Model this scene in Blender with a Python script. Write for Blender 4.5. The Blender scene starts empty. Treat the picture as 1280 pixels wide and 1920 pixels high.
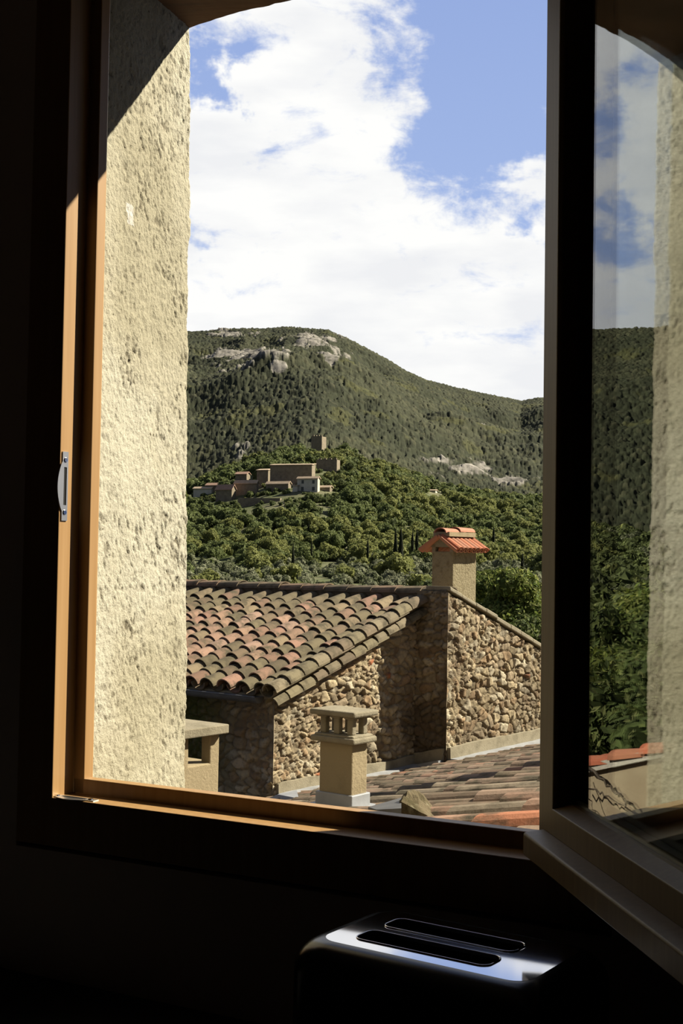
import bpy, bmesh, math, random
import numpy as np
from math import sin, cos, tan, radians, pi, sqrt, atan2
from mathutils import Vector, Matrix

# ------------------------------------------------------------------ camera
F_PX = 2400.0
PITCH, ROLL = radians(2.1), radians(0.9)
scn = bpy.context.scene
col = scn.collection
_fw = np.array([0, cos(PITCH), sin(PITCH)])
_up0 = np.array([0, -sin(PITCH), cos(PITCH)])
_ri = np.array([1.0, 0, 0]) * cos(ROLL) + _up0 * sin(ROLL)
_up = _up0 * cos(ROLL) - np.array([1.0, 0, 0]) * sin(ROLL)
cam = bpy.data.cameras.new('camera')
cam.sensor_fit = 'VERTICAL'
cam.sensor_height = 36.0
cam.lens = 36.0 * F_PX / 1920.0
cam.clip_start = 0.05
cam.clip_end = 9000
camo = bpy.data.objects.new('camera', cam)
camo.matrix_world = Matrix(((_ri[0], _up[0], -_fw[0], 0), (_ri[1], _up[1], -_fw[1], 0), (_ri[2], _up[2], -_fw[2], 0), (0, 0, 0, 1)))
col.objects.link(camo)
scn.camera = camo

scn.view_settings.view_transform = 'Standard'
scn.view_settings.look = 'None'
scn.view_settings.exposure = 0.0
scn.view_settings.gamma = 1.0
scn.view_settings.use_curve_mapping = False

# ------------------------------------------------------------------ sun
SUN_AZ, SUN_EL = radians(72), radians(38.5)      # azimuth to the right of straight ahead
SUN_DIR = np.array([sin(SUN_AZ) * cos(SUN_EL), cos(SUN_AZ) * cos(SUN_EL), sin(SUN_EL)])
sun = bpy.data.lights.new('sun', 'SUN')
sun.energy = 15.5
sun.color = (1.0, 0.91, 0.74)
sun.angle = radians(0.5)
suno = bpy.data.objects.new('sun', sun)
suno.rotation_euler = Vector(SUN_DIR).to_track_quat('Z', 'Y').to_euler()
suno.location = (30, 10, 30)
col.objects.link(suno)


def px_dir(x, y):
    d = _ri * (x - 640) / F_PX + _up * (960 - y) / F_PX + _fw
    return d


def az_el(az, el):
    """direction from an azimuth to the LEFT of straight ahead and an elevation, degrees"""
    a, e = radians(az), radians(el)
    return np.array([-sin(a) * cos(e), cos(a) * cos(e), sin(e)])


# ------------------------------------------------------------------ world: blue sky and broken cloud
def make_world():
    w = bpy.data.worlds.new('sky')
    scn.world = w
    w.use_nodes = True
    nt = w.node_tree
    nt.nodes.clear()
    N, L = nt.nodes.new, nt.links.new
    tc = N('ShaderNodeTexCoord')
    out = N('ShaderNodeOutputWorld')
    bg = N('ShaderNodeBackground')
    L(bg.outputs[0], out.inputs[0])

    def vm(op, a, b=None):
        n = N('ShaderNodeVectorMath'); n.operation = op
        L(a, n.inputs[0])
        if b is not None:
            if isinstance(b, tuple): n.inputs[1].default_value = b
            else: L(b, n.inputs[1])
        return n

    def m(op, a, b=0.0, c=None):
        n = N('ShaderNodeMath'); n.operation = op
        for i, v in enumerate((a, b) if c is None else (a, b, c)):
            if isinstance(v, (int, float)): n.inputs[i].default_value = v
            else: L(v, n.inputs[i])
        return n.outputs[0]
    dirn = vm('NORMALIZE', tc.outputs['Generated']).outputs[0]
    # broad cloud field ahead, clear to the right, behind and overhead
    sep = N('ShaderNodeSeparateXYZ'); L(dirn, sep.inputs[0])
    front = N('ShaderNodeMapRange'); front.interpolation_type = 'SMOOTHSTEP'
    fd_ = N('ShaderNodeVectorMath'); fd_.operation = 'DOT_PRODUCT'; L(dirn, fd_.inputs[0]); fd_.inputs[1].default_value = tuple(az_el(9, 8))
    L(fd_.outputs['Value'], front.inputs[0]); front.inputs[1].default_value = 0.78; front.inputs[2].default_value = 0.88
    high = N('ShaderNodeMapRange'); high.interpolation_type = 'SMOOTHSTEP'
    L(sep.outputs['Z'], high.inputs[0]); high.inputs[1].default_value = 0.45; high.inputs[2].default_value = 0.70
    high.inputs[3].default_value = 1.0; high.inputs[4].default_value = 0.0
    cover = m('MULTIPLY', front.outputs[0], high.outputs[0])
    cover = m('MULTIPLY_ADD', cover, 1.0, -0.12)
    # warp for the hole edges
    wn = N('ShaderNodeTexNoise'); wn.inputs['Scale'].default_value = 9.0; wn.inputs['Detail'].default_value = 6.0
    wn.inputs['Roughness'].default_value = 0.62
    L(dirn, wn.inputs['Vector'])
    wsub = vm('SUBTRACT', wn.outputs['Color'], (0.5, 0.5, 0.5)).outputs[0]
    sc_ = N('ShaderNodeVectorMath'); sc_.operation = 'SCALE'; L(wsub, sc_.inputs[0]); sc_.inputs[3].default_value = 0.22
    wd = vm('ADD', dirn, sc_.outputs[0]).outputs[0]
    holes = [(px_dir(985, 60), .085, 1.0), (px_dir(1000, 190), .065, 1.0), (px_dir(900, 20), .06, .9),
             (px_dir(862, 350), .035, .55), (px_dir(375, 95), .035, .95), (px_dir(355, 160), .022, .8),
             (px_dir(455, 268), .02, .5), (px_dir(375, 402), .020, .5), (px_dir(930, 300), .045, .6), (px_dir(330, 385), .03, .5),
             (px_dir(1000, 660), .03, .30), (px_dir(960, 520), .02, .12),
             (az_el(28.0, 19.3), .035, .9), (az_el(26.8, 14.2), .030, .9), (az_el(29.0, 15.6), .022, .6)]
    for d, r, s in holes:
        d = d / np.linalg.norm(d)
        df = vm('SUBTRACT', wd, tuple(d)).outputs[0]
        st = vm('MULTIPLY', df, (0.75, 0.75, 1.15)).outputs[0]
        ln = N('ShaderNodeVectorMath'); ln.operation = 'LENGTH'; L(st, ln.inputs[0])
        mr = N('ShaderNodeMapRange'); mr.interpolation_type = 'SMOOTHSTEP'
        L(ln.outputs['Value'], mr.inputs[0])
        mr.inputs[1].default_value = r * 0.35; mr.inputs[2].default_value = r * 1.5
        mr.inputs[3].default_value = s * .8; mr.inputs[4].default_value = 0.0
        cover = m('SUBTRACT', cover, mr.outputs[0])
    # streaky fine structure
    st = vm('MULTIPLY', dirn, (1.0, 1.0, 2.2)).outputs[0]
    n1 = N('ShaderNodeTexNoise'); n1.inputs['Scale'].default_value = 17.0; n1.inputs['Detail'].default_value = 10.0
    n1.inputs['Roughness'].default_value = 0.62; n1.inputs['Distortion'].default_value = 0.35
    L(st, n1.inputs['Vector'])
    f = m('SUBTRACT', n1.outputs['Fac'], 0.5)
    cover = m('MULTIPLY_ADD', f, 3.2, cover)
    cr = N('ShaderNodeMapRange'); cr.interpolation_type = 'SMOOTHSTEP'
    L(cover, cr.inputs[0]); cr.inputs[1].default_value = -0.25; cr.inputs[2].default_value = 0.70
    # blue: a little paler near the skyline
    blue = N('ShaderNodeMapRange'); L(sep.outputs['Z'], blue.inputs[0])
    blue.inputs[1].default_value = 0.0; blue.inputs[2].default_value = 0.45
    bmix = N('ShaderNodeMix'); bmix.data_type = 'RGBA'
    L(blue.outputs[0], bmix.inputs[0])
    bmix.inputs[6].default_value = (0.46, 0.60, 0.90, 1)
    bmix.inputs[7].default_value = (0.29, 0.40, 0.73, 1)
    n2 = N('ShaderNodeTexNoise'); n2.inputs['Scale'].default_value = 10.0; n2.inputs['Detail'].default_value = 5.0
    st2 = vm('MULTIPLY', dirn, (1.0, 1.0, 3.2)).outputs[0]
    L(st2, n2.inputs['Vector'])
    cw = N('ShaderNodeMapRange'); L(n2.outputs['Fac'], cw.inputs[0])
    cw.inputs[1].default_value = 0.35; cw.inputs[2].default_value = 0.6
    cmix = N('ShaderNodeMix'); cmix.data_type = 'RGBA'
    L(cw.outputs[0], cmix.inputs[0])
    cmix.inputs[6].default_value = (0.87, 0.88, 0.90, 1)
    cmix.inputs[7].default_value = (1.0, 1.0, 0.985, 1)
    away = N('ShaderNodeMapRange'); away.interpolation_type = 'SMOOTHSTEP'
    L(fd_.outputs['Value'], away.inputs[0]); away.inputs[1].default_value = 0.90; away.inputs[2].default_value = 0.70
    away.inputs[3].default_value = 0.0; away.inputs[4].default_value = 1.0
    dm = N('ShaderNodeMix'); dm.data_type = 'RGBA'
    L(away.outputs[0], dm.inputs[0]); L(bmix.outputs[2], dm.inputs[6]); dm.inputs[7].default_value = (0.060, 0.095, 0.20, 1)
    bmix = dm
    fm = N('ShaderNodeMix'); fm.data_type = 'RGBA'
    L(cr.outputs[0], fm.inputs[0]); L(bmix.outputs[2], fm.inputs[6]); L(cmix.outputs[2], fm.inputs[7])
    L(fm.outputs[2], bg.inputs[0])
    bg.inputs[1].default_value = 1.0


make_world()

# ------------------------------------------------------------------ numpy noise
RNG = np.random.RandomState(7)
_PERM = RNG.rand(64, 64, 64).astype(np.float64)


def vnoise(x, y, z=0.0):
    x = np.asarray(x, float); y = np.asarray(y, float); z = np.asarray(z, float) + np.zeros_like(x)
    xi, yi, zi = np.floor(x).astype(int), np.floor(y).astype(int), np.floor(z).astype(int)
    fx, fy, fz = x - xi, y - yi, z - zi
    fx, fy, fz = [t * t * (3 - 2 * t) for t in (fx, fy, fz)]
    r = 0
    for a in (0, 1):
        for b in (0, 1):
            for c in (0, 1):
                wgt = (fx if a else 1 - fx) * (fy if b else 1 - fy) * (fz if c else 1 - fz)
                r = r + wgt * _PERM[(xi + a) & 63, (yi + b) & 63, (zi + c) & 63]
    return r


def fbm(x, y, z=0.0, oct=4, rough=0.5):
    s, a, t = 0, 1.0, 0
    for i in range(oct):
        s = s + a * vnoise(np.asarray(x) * 2 ** i + 17.3 * i, np.asarray(y) * 2 ** i + 5.1 * i, np.asarray(z) * 2 ** i + 9.7 * i)
        t += a; a *= rough
    return s / t


def hash2(i, j, k):
    v = np.sin(i * 127.1 + j * 311.7 + k * 74.7) * 43758.5453
    return v - np.floor(v)


def cells(x, y, jit=0.85, seed=0.0):
    """jittered-grid cellular noise: F1, F2 and two random numbers of the nearest cell"""
    xi, yi = np.floor(x), np.floor(y)
    f1 = np.full(x.shape, 9.0); f2 = np.full(x.shape, 9.0)
    r1 = np.zeros(x.shape); r2 = np.zeros(x.shape)
    for a in (-1, 0, 1):
        for b in (-1, 0, 1):
            ci, cj = xi + a, yi + b
            sx = ci + 0.5 + jit * (hash2(ci, cj, 1 + seed) - 0.5)
            sy = cj + 0.5 + jit * (hash2(ci, cj, 2 + seed) - 0.5)
            d = np.sqrt((sx - x) ** 2 + (sy - y) ** 2)
            near = d < f1
            f2 = np.where(near, f1, np.minimum(f2, d))
            r1 = np.where(near, hash2(ci, cj, 3 + seed), r1)
            r2 = np.where(near, hash2(ci, cj, 4 + seed), r2)
            f1 = np.where(near, d, f1)
    return f1, f2, r1, r2


def sstep(a, b, x):
    t = np.clip((x - a) / (b - a), 0, 1)
    return t * t * (3 - 2 * t)


# ------------------------------------------------------------------ materials
ALB = 0.48


def mat(name, base, rough=0.8, metal=0.0, attr=False, noise=None, bump=None, spec=0.5, coat=0.0, mix=None):
    """noise=(scale, colour2, lo, hi) mottles the base; bump=(scale, strength, distance)"""
    m = bpy.data.materials.new(name)
    m.use_nodes = True
    nt = m.node_tree
    b = nt.nodes['Principled BSDF']
    N, L = nt.nodes.new, nt.links.new
    b.inputs['Roughness'].default_value = rough
    b.inputs['Metallic'].default_value = metal
    b.inputs['Specular IOR Level'].default_value = spec
    b.inputs['Coat Weight'].default_value = coat
    tc = N('ShaderNodeTexCoord')
    src = None
    if attr:
        a = N('ShaderNodeAttribute'); a.attribute_name = 'Col'; src = a.outputs['Color']
    alb = 1.0 if metal > .5 else ALB
    rgb = tuple(v * alb for v in base) + (1,)
    if noise:
        if not isinstance(noise, list): noise = [noise]
        for k, (sc, c2, lo, hi) in enumerate(noise):
            n = N('ShaderNodeTexNoise'); n.inputs['Detail'].default_value = 6
            n.inputs['Roughness'].default_value = 0.6
            if isinstance(sc, tuple):
                mp = N('ShaderNodeMapping'); mp.inputs['Scale'].default_value = sc
                L(tc.outputs['Object'], mp.inputs[0]); L(mp.outputs[0], n.inputs['Vector']); n.inputs['Scale'].default_value = 1
            else:
                n.inputs['Scale'].default_value = sc; L(tc.outputs['Object'], n.inputs['Vector'])
            r = N('ShaderNodeMapRange'); L(n.outputs['Fac'], r.inputs[0])
            r.inputs[1].default_value = lo; r.inputs[2].default_value = hi
            x = N('ShaderNodeMix'); x.data_type = 'RGBA'
            L(r.outputs[0], x.inputs[0])
            if src is None: x.inputs[6].default_value = rgb
            else: L(src, x.inputs[6])
            x.inputs[7].default_value = tuple(v * alb for v in c2) + (1,)
            src = x.outputs[2]
    if src is None: b.inputs['Base Color'].default_value = rgb
    else: L(src, b.inputs['Base Color'])
    if bump:
        sc, st, ds = bump
        n = N('ShaderNodeTexNoise'); n.inputs['Detail'].default_value = 8; n.inputs['Roughness'].default_value = 0.65
        if isinstance(sc, tuple):
            mp = N('ShaderNodeMapping'); mp.inputs['Scale'].default_value = sc
            L(tc.outputs['Object'], mp.inputs[0]); L(mp.outputs[0], n.inputs['Vector']); n.inputs['Scale'].default_value = 1
        else:
            n.inputs['Scale'].default_value = sc; L(tc.outputs['Object'], n.inputs['Vector'])
        bp = N('ShaderNodeBump'); bp.inputs['Strength'].default_value = st; bp.inputs['Distance'].default_value = ds
        L(n.outputs['Fac'], bp.inputs['Height']); L(bp.outputs[0], b.inputs['Normal'])
    return m


def leaf_mat(name, base, c2, attr=False, scale=1.5, mottled=True, trans=0.35):
    m = mat(name, base, 0.8, attr=attr, noise=(scale, c2, 0.42, 0.62) if mottled else None, spec=0.15)
    nt = m.node_tree
    b = nt.nodes['Principled BSDF']; out = nt.nodes['Material Output']
    t = nt.nodes.new('ShaderNodeBsdfTranslucent'); mx = nt.nodes.new('ShaderNodeMixShader')
    mx.inputs[0].default_value = trans
    bc = b.inputs['Base Color']
    if bc.is_linked: nt.links.new(bc.links[0].from_socket, t.inputs[0])
    else: t.inputs[0].default_value = bc.default_value
    nt.links.new(b.outputs[0], mx.inputs[1]); nt.links.new(t.outputs[0], mx.inputs[2]); nt.links.new(mx.outputs[0], out.inputs[0])
    return m


M = {}
M['wood'] = mat('varnished_wood', (0.54, 0.325, 0.135), 0.42, noise=((90, 90, 3.0), (0.44, 0.245, 0.085), 0.35, 0.75), bump=((160, 160, 5), 0.12, 0.001), spec=0.4)
M['oak'] = mat('weathered_wood', (0.32, 0.20, 0.07), 0.5, noise=((120, 120, 4.0), (0.24, 0.14, 0.045), 0.3, 0.7), bump=((180, 180, 5), 0.15, 0.001), spec=0.4)
M['stucco'] = mat('rough_render', (0.63, 0.56, 0.385), 0.95, attr=True, noise=[(190, (0.42, 0.37, 0.25), 0.56, 0.80), (120, (0.16, 0.13, 0.08), 0.64, 0.72)], bump=(330, 0.7, 0.004), spec=0.15)
M['stucco_outer'] = mat('facade_render', (0.55, 0.49, 0.34), 0.95, bump=(90, 0.6, 0.01), spec=0.15)
M['room'] = mat('interior_plaster', (0.95, 0.86, 0.80), 0.85, bump=(30, 0.1, 0.002), spec=0.2)
M['roomdark'] = mat('ceiling_plaster', (0.9, 0.84, 0.78), 0.9)
M['floor'] = mat('floor_tiles', (0.45, 0.30, 0.22), 0.6)
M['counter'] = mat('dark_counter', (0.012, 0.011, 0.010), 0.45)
M['soffit'] = mat('old_lintel_wood', (0.20, 0.10, 0.04), 0.8, noise=((4, 40, 40), (0.10, 0.05, 0.02), 0.4, 0.7), bump=((6, 60, 60), 0.5, 0.006))
M['steel'] = mat('brushed_steel', (0.62, 0.62, 0.60), 0.32, 1.0, bump=(60, 0.05, 0.001))
M['chrome'] = mat('polished_steel', (0.80, 0.80, 0.82), 0.06, 1.0)
M['blackplastic'] = mat('black_gloss_plastic', (0.006, 0.006, 0.007), 0.22, spec=0.5)
M['blackmatt'] = mat('black_matt_metal', (0.003, 0.003, 0.003), 0.7, spec=0.2)
M['seal'] = mat('black_rubber', (0.01, 0.01, 0.01), 0.6)
M['stone'] = mat('rubble_masonry', (0.4, 0.3, 0.2), 0.95, attr=True, noise=[(22, (0.20, 0.155, 0.10), 0.50, 0.80)], bump=(70, 0.6, 0.012), spec=0.12)
M['tile'] = mat('canal_tiles', (0.3, 0.2, 0.1), 0.9, attr=True, noise=[(7.0, (0.115, 0.095, 0.055), 0.47, 0.64), (34, (0.30, 0.27, 0.17), 0.64, 0.78)], bump=(60, 0.35, 0.006), spec=0.2)
M['tile_new'] = mat('orange_tiles', (0.58, 0.17, 0.075), 0.85, attr=True, noise=(14, (0.50, 0.22, 0.12), 0.45, 0.75), bump=(50, 0.25, 0.004), spec=0.2)
M['cement'] = mat('grey_cement', (0.40, 0.355, 0.25), 0.95, noise=(7, (0.25, 0.22, 0.15), 0.45, 0.75), bump=(60, 0.5, 0.01), spec=0.15)
M['cement_light'] = mat('beige_cement', (0.47, 0.385, 0.235), 0.95, noise=(6, (0.35, 0.28, 0.165), 0.5, 0.75), bump=(60, 0.5, 0.01), spec=0.15)
M['chimney_render'] = mat('chimney_render', (0.42, 0.36, 0.22), 0.95, noise=(16, (0.27, 0.22, 0.12), 0.5, 0.7), bump=(38, 0.9, 0.03), spec=0.15)
M['lead'] = mat('zinc_sheet', (0.50, 0.52, 0.54), 0.55, 0.15, noise=(5, (0.36, 0.37, 0.38), 0.4, 0.7), bump=(10, 0.3, 0.01))
M['zinc'] = mat('zinc_gutter', (0.16, 0.16, 0.155), 0.55, 0.3, noise=(5, (0.10, 0.10, 0.095), 0.4, 0.7))
M['fieldstone'] = mat('mossy_fieldstone', (0.23, 0.185, 0.11), 0.95, noise=[(9, (0.12, 0.10, 0.05), 0.42, 0.6), (30, (0.34, 0.31, 0.2), 0.6, 0.75)], bump=(22, 0.9, 0.03), spec=0.1)
M['moss'] = mat('mossy_render', (0.2, 0.2, 0.1), 0.95, attr=True, bump=(40, 0.7, 0.02), spec=0.1)
M['leaf_a'] = leaf_mat('oak_foliage', (0.235, 0.285, 0.10), (0.16, 0.205, 0.07), scale=0.9)
M['leaf_b'] = leaf_mat('yellow_green_foliage', (0.36, 0.385, 0.125), (0.25, 0.28, 0.09), scale=0.9)
M['leaf_c'] = leaf_mat('grey_olive_foliage', (0.38, 0.40, 0.25), (0.26, 0.28, 0.17), scale=0.9)
M['leaf_d'] = leaf_mat('cypress_foliage', (0.040, 0.052, 0.020), (0.024, 0.032, 0.012), scale=0.9)
M['leaf_mix'] = leaf_mat('woodland_foliage', (0.1, 0.1, 0.1), (0.13, 0.165, 0.062), attr=True, scale=0.5)
M['leaf_near'] = leaf_mat('near_foliage', (0.1, 0.1, 0.1), (0.1, 0.1, 0.1), attr=True, mottled=False)
M['bark'] = mat('bark', (0.10, 0.075, 0.05), 0.95, bump=(20, 0.5, 0.02))
M['mount'] = mat('mountain_forest', (0.1, 0.1, 0.05), 0.95, attr=True, noise=[(0.22, (0.042, 0.050, 0.028), 0.50, 0.72)], bump=(0.35, 0.5, 1.0), spec=0.08)
M['ground'] = mat('valley_ground', (0.25, 0.24, 0.14), 0.95, noise=[(0.06, (0.12, 0.15, 0.06), 0.4, 0.6), (0.5, (0.10, 0.12, 0.05), 0.45, 0.7)], bump=(0.8, 0.6, 0.5), spec=0.1)
M['vill_stone'] = mat('village_stone', (0.38, 0.315, 0.21), 0.95, noise=(0.8, (0.25, 0.20, 0.135), 0.4, 0.7), bump=(2, 0.5, 0.2))
M['vill_pale'] = mat('village_pale_render', (0.85, 0.82, 0.68), 0.95, noise=(0.5, (0.75, 0.70, 0.56), 0.4, 0.7))
M['vill_roof'] = mat('village_roof_tiles', (0.74, 0.58, 0.40), 0.95, noise=(0.9, (0.58, 0.43, 0.29), 0.4, 0.7), bump=((0.6, 6, 6), 0.4, 0.1))
M['vill_roof_red'] = mat('village_red_roof', (0.62, 0.38, 0.26), 0.95, noise=(0.9, (0.50, 0.32, 0.22), 0.4, 0.7), bump=((0.6, 6, 6), 0.4, 0.1))
M['vill_dark'] = mat('window_dark', (0.03, 0.03, 0.03), 0.4)
M['shutter'] = mat('grey_shutter', (0.10, 0.11, 0.10), 0.7)
M['hall'] = mat('pale_garden_wall_render', (0.42, 0.34, 0.22), 0.95, noise=(2, (0.34, 0.26, 0.16), 0.45, 0.65), bump=(30, 0.4, 0.01))
M['white_render'] = mat('white_coping_mortar', (0.62, 0.58, 0.50), 0.95, bump=(25, 0.6, 0.02))


def glass_mat():
    m = bpy.data.materials.new('window_glass')
    m.use_nodes = True
    b = m.node_tree.nodes['Principled BSDF']
    b.inputs['Base Color'].default_value = (0.93, 0.97, 0.95, 1)
    b.inputs['Roughness'].default_value = 0.0
    b.inputs['IOR'].default_value = 1.5
    b.inputs['Transmission Weight'].default_value = 1.0
    return m


M['glass'] = glass_mat()


# ------------------------------------------------------------------ object helpers
def tag(o, label=None, cat=None, group=None, kind=None):
    if label: o['label'] = label
    if cat: o['category'] = cat
    if group: o['group'] = group
    if kind: o['kind'] = kind
    return o


def empty(name, loc=(0, 0, 0)):
    o = bpy.data.objects.new(name, None)
    o.empty_display_size = 0.1
    o.location = loc
    col.objects.link(o)
    return o


def link(name, me, m, parent=None):
    o = bpy.data.objects.new(name, me)
    if m is not None:
        for k in (m if isinstance(m, (list, tuple)) else [m]):
            me.materials.append(k)
    col.objects.link(o)
    if parent is not None:
        o.parent = parent
        if parent.type == 'EMPTY' or True:
            # vertices are built in world space; undo the parents' offsets
            p, off = parent, Vector((0, 0, 0))
            while p is not None:
                off += p.location
                p = p.parent
            o.location = -off
    return o


def pymesh(name, verts, faces, smooth=False):
    me = bpy.data.meshes.new(name)
    me.from_pydata([tuple(map(float, v)) for v in verts], [], [tuple(map(int, f)) for f in faces])
    me.update()
    if smooth: me.polygons.foreach_set('use_smooth', [True] * len(me.polygons))
    return me


def npmesh(name, V, Fc, cols=None, smooth=True):
    """fast mesh: V (n,3), Fc (m,k) with constant k"""
    me = bpy.data.meshes.new(name)
    V = np.ascontiguousarray(V, dtype=np.float32); Fc = np.ascontiguousarray(Fc, dtype=np.int32)
    k = Fc.shape[1]
    me.vertices.add(len(V)); me.vertices.foreach_set('co', V.ravel())
    me.loops.add(Fc.size); me.loops.foreach_set('vertex_index', Fc.ravel())
    me.polygons.add(len(Fc))
    me.polygons.foreach_set('loop_start', np.arange(0, Fc.size, k, dtype=np.int32))
    me.polygons.foreach_set('loop_total', np.full(len(Fc), k, dtype=np.int32))
    me.polygons.foreach_set('use_smooth', np.full(len(Fc), bool(smooth)))
    me.update(calc_edges=True)
    me.validate()
    if cols is not None:
        a = me.color_attributes.new('Col', 'FLOAT_COLOR', 'POINT')
        c = np.ones((len(V), 4), dtype=np.float32); c[:, :3] = np.asarray(cols) * ALB
        a.data.foreach_set('color', c.ravel())
    return me


def gridfaces(nu, nv):
    i, j = np.meshgrid(np.arange(nu - 1), np.arange(nv - 1), indexing='ij')
    a = i * nv + j
    return np.stack([a, a + nv, a + nv + 1, a + 1], -1).reshape(-1, 4)


def bev(me_obj, w, seg=2):
    b = me_obj.modifiers.new('bevel', 'BEVEL')
    b.width = w; b.segments = seg; b.limit_method = 'ANGLE'
    return me_obj


class MB:
    """collects shapes in world space into ONE mesh"""
    def __init__(self):
        self.v = []; self.f = []; self.c = []

    def add(self, vs, fs, c=None):
        o = len(self.v)
        self.v += [tuple(map(float, p)) for p in vs]
        self.f += [tuple(i + o for i in f) for f in fs]
        self.c += [c or (1, 1, 1)] * len(vs)

    def prism(self, poly, d, base=(0, 0, 0), c=None):
        """poly: list of 3-D points; d: extrusion vector"""
        n = len(poly)
        P = [np.array(p, float) + np.array(base) for p in poly]
        Q = [p + np.array(d) for p in P]
        nr = np.cross(P[1] - P[0], P[2] - P[1])
        fs = [tuple(range(n))[::-1], tuple(range(n, 2 * n))]
        fs += [(i, (i + 1) % n, n + (i + 1) % n, n + i) for i in range(n)]
        if np.dot(nr, d) < 0: fs = [f[::-1] for f in fs]
        self.add(P + Q, fs, c)

    def box(self, o, a, b, d, c=None):
        o, a, b, d = map(lambda t: np.array(t, float), (o, a, b, d))
        self.prism([o, o + a, o + a + b, o + b], d, c=c)

    def tube(self, pts, r, seg=8, c=None):
        pts = [np.array(p, float) for p in pts]
        rs = r if isinstance(r, (list, tuple)) else [r] * len(pts)
        rings = []
        for i, p in enumerate(pts):
            t = pts[min(i + 1, len(pts) - 1)] - pts[max(i - 1, 0)]
            t = t / (np.linalg.norm(t) + 1e-9)
            a = np.cross(t, [0, 0, 1.0])
            if np.linalg.norm(a) < 1e-3: a = np.cross(t, [1.0, 0, 0])
            a /= np.linalg.norm(a); b = np.cross(t, a)
            rings.append([p + rs[i] * (cos(2 * pi * k / seg) * a + sin(2 * pi * k / seg) * b) for k in range(seg)])
        vs = [q for rg in rings for q in rg]
        fs = [(i * seg + k, i * seg + (k + 1) % seg, (i + 1) * seg + (k + 1) % seg, (i + 1) * seg + k) for i in range(len(pts) - 1) for k in range(seg)]
        fs += [tuple(range(seg))[::-1], tuple((len(pts) - 1) * seg + k for k in range(seg))]
        self.add(vs, fs, c)

    def build(self, name, m, parent=None, smooth=False, colour=False):
        me = pymesh(name, self.v, self.f, smooth)
        bm = bmesh.new(); bm.from_mesh(me); bmesh.ops.recalc_face_normals(bm, faces=bm.faces); bm.to_mesh(me); bm.free()
        if colour:
            a = me.color_attributes.new('Col', 'FLOAT_COLOR', 'POINT')
            c = np.ones((len(self.v), 4), dtype=np.float32); c[:, :3] = np.array(self.c)
            a.data.foreach_set('color', c.ravel())
        return link(name, me, m, parent)


# ------------------------------------------------------------------ window coordinates: s to the left, n outward, z up
AW = radians(62.0)
U = np.array([-sin(AW), cos(AW), 0.0])
NN = np.array([cos(AW), sin(AW), 0.0])
Z = np.array([0, 0, 1.0])


def W(s, n, z=0.0):
    return U * s + NN * n + Z * z


# room
FLOOR, CEIL = -1.49, 1.05
N0 = 1.35                       # room face of wall and frame
NO = 1.73                       # outer face of the wall
mb = MB()
# left of the opening
mb.prism([W(1.212, N0), W(3.2, N0), W(3.2, NO - .012), W(1.230, NO - .012), W(1.190, 1.46), W(1.190, 1.43), W(1.212, 1.43)], Z * (CEIL - FLOOR), Z * FLOOR)
# right of the opening
mb.prism([W(0.385, N0), W(-3.2, N0), W(-3.2, NO - .012), W(0.375, NO - .012), W(0.405, 1.46), W(0.405, 1.43), W(0.385, 1.43)], Z * (CEIL - FLOOR), Z * FLOOR)
# below the opening
mb.prism([W(1.212, N0), W(0.385, N0), W(0.385, 1.42), W(1.212, 1.42)], Z * (-0.397 - FLOOR), Z * FLOOR)
mb.prism([W(1.212, 1.42), W(0.385, 1.42), W(0.385, NO - .012), W(1.212, NO - .012)], Z * (-0.46 - FLOOR), Z * FLOOR)
# above
mb.prism([W(1.212, N0), W(0.385, N0), W(0.385, 1.43), W(1.212, 1.43)], Z * (CEIL - 0.86), Z * 0.86)
wf = mb.build('wall_front', M['room']); tag(wf, kind='structure')
# the lintel over the opening, with its rough outer lip, and the outer stucco above
mb = MB()
ss = np.linspace(1.30, 0.30, 90)
zz = 0.886 - 0.018 * np.clip((ss - 1.12) / .18, 0, 1) ** 1.3 + 0.004 * (fbm(ss * 60, ss * 0, oct=3) - .5) + 0.0
poly = [W(s, 1.43, z) for s, z in zip(ss, zz)] + [W(0.30, 1.43, CEIL), W(1.30, 1.43, CEIL)]
mb.prism(poly, NN * (NO - 1.43 - 0.004))
o = mb.build('lintel', M['soffit'], wf); tag(o, 'dark old lintel over the opening')
# outer facade skin, below and above the opening and either side
mb = MB()
mb.prism([W(1.245, NO - .012), W(6, NO - .012), W(6, NO), W(1.245, NO)], Z * 9.0, Z * -6)
mb.prism([W(0.36, NO - .012), W(-6, NO - .012), W(-6, NO), W(0.36, NO)], Z * 9.0, Z * -6)
mb.prism([W(1.25, NO - .012), W(0.35, NO - .012), W(0.35, NO), W(1.25, NO)], Z * (-0.46 + 6), Z * -6)
mb.prism([W(1.25, NO - .012), W(0.35, NO - .012), W(0.35, NO), W(1.25, NO)], Z * (3 - 0.91), Z * 0.91)
o = mb.build('facade', M['stucco_outer'], wf)

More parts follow.
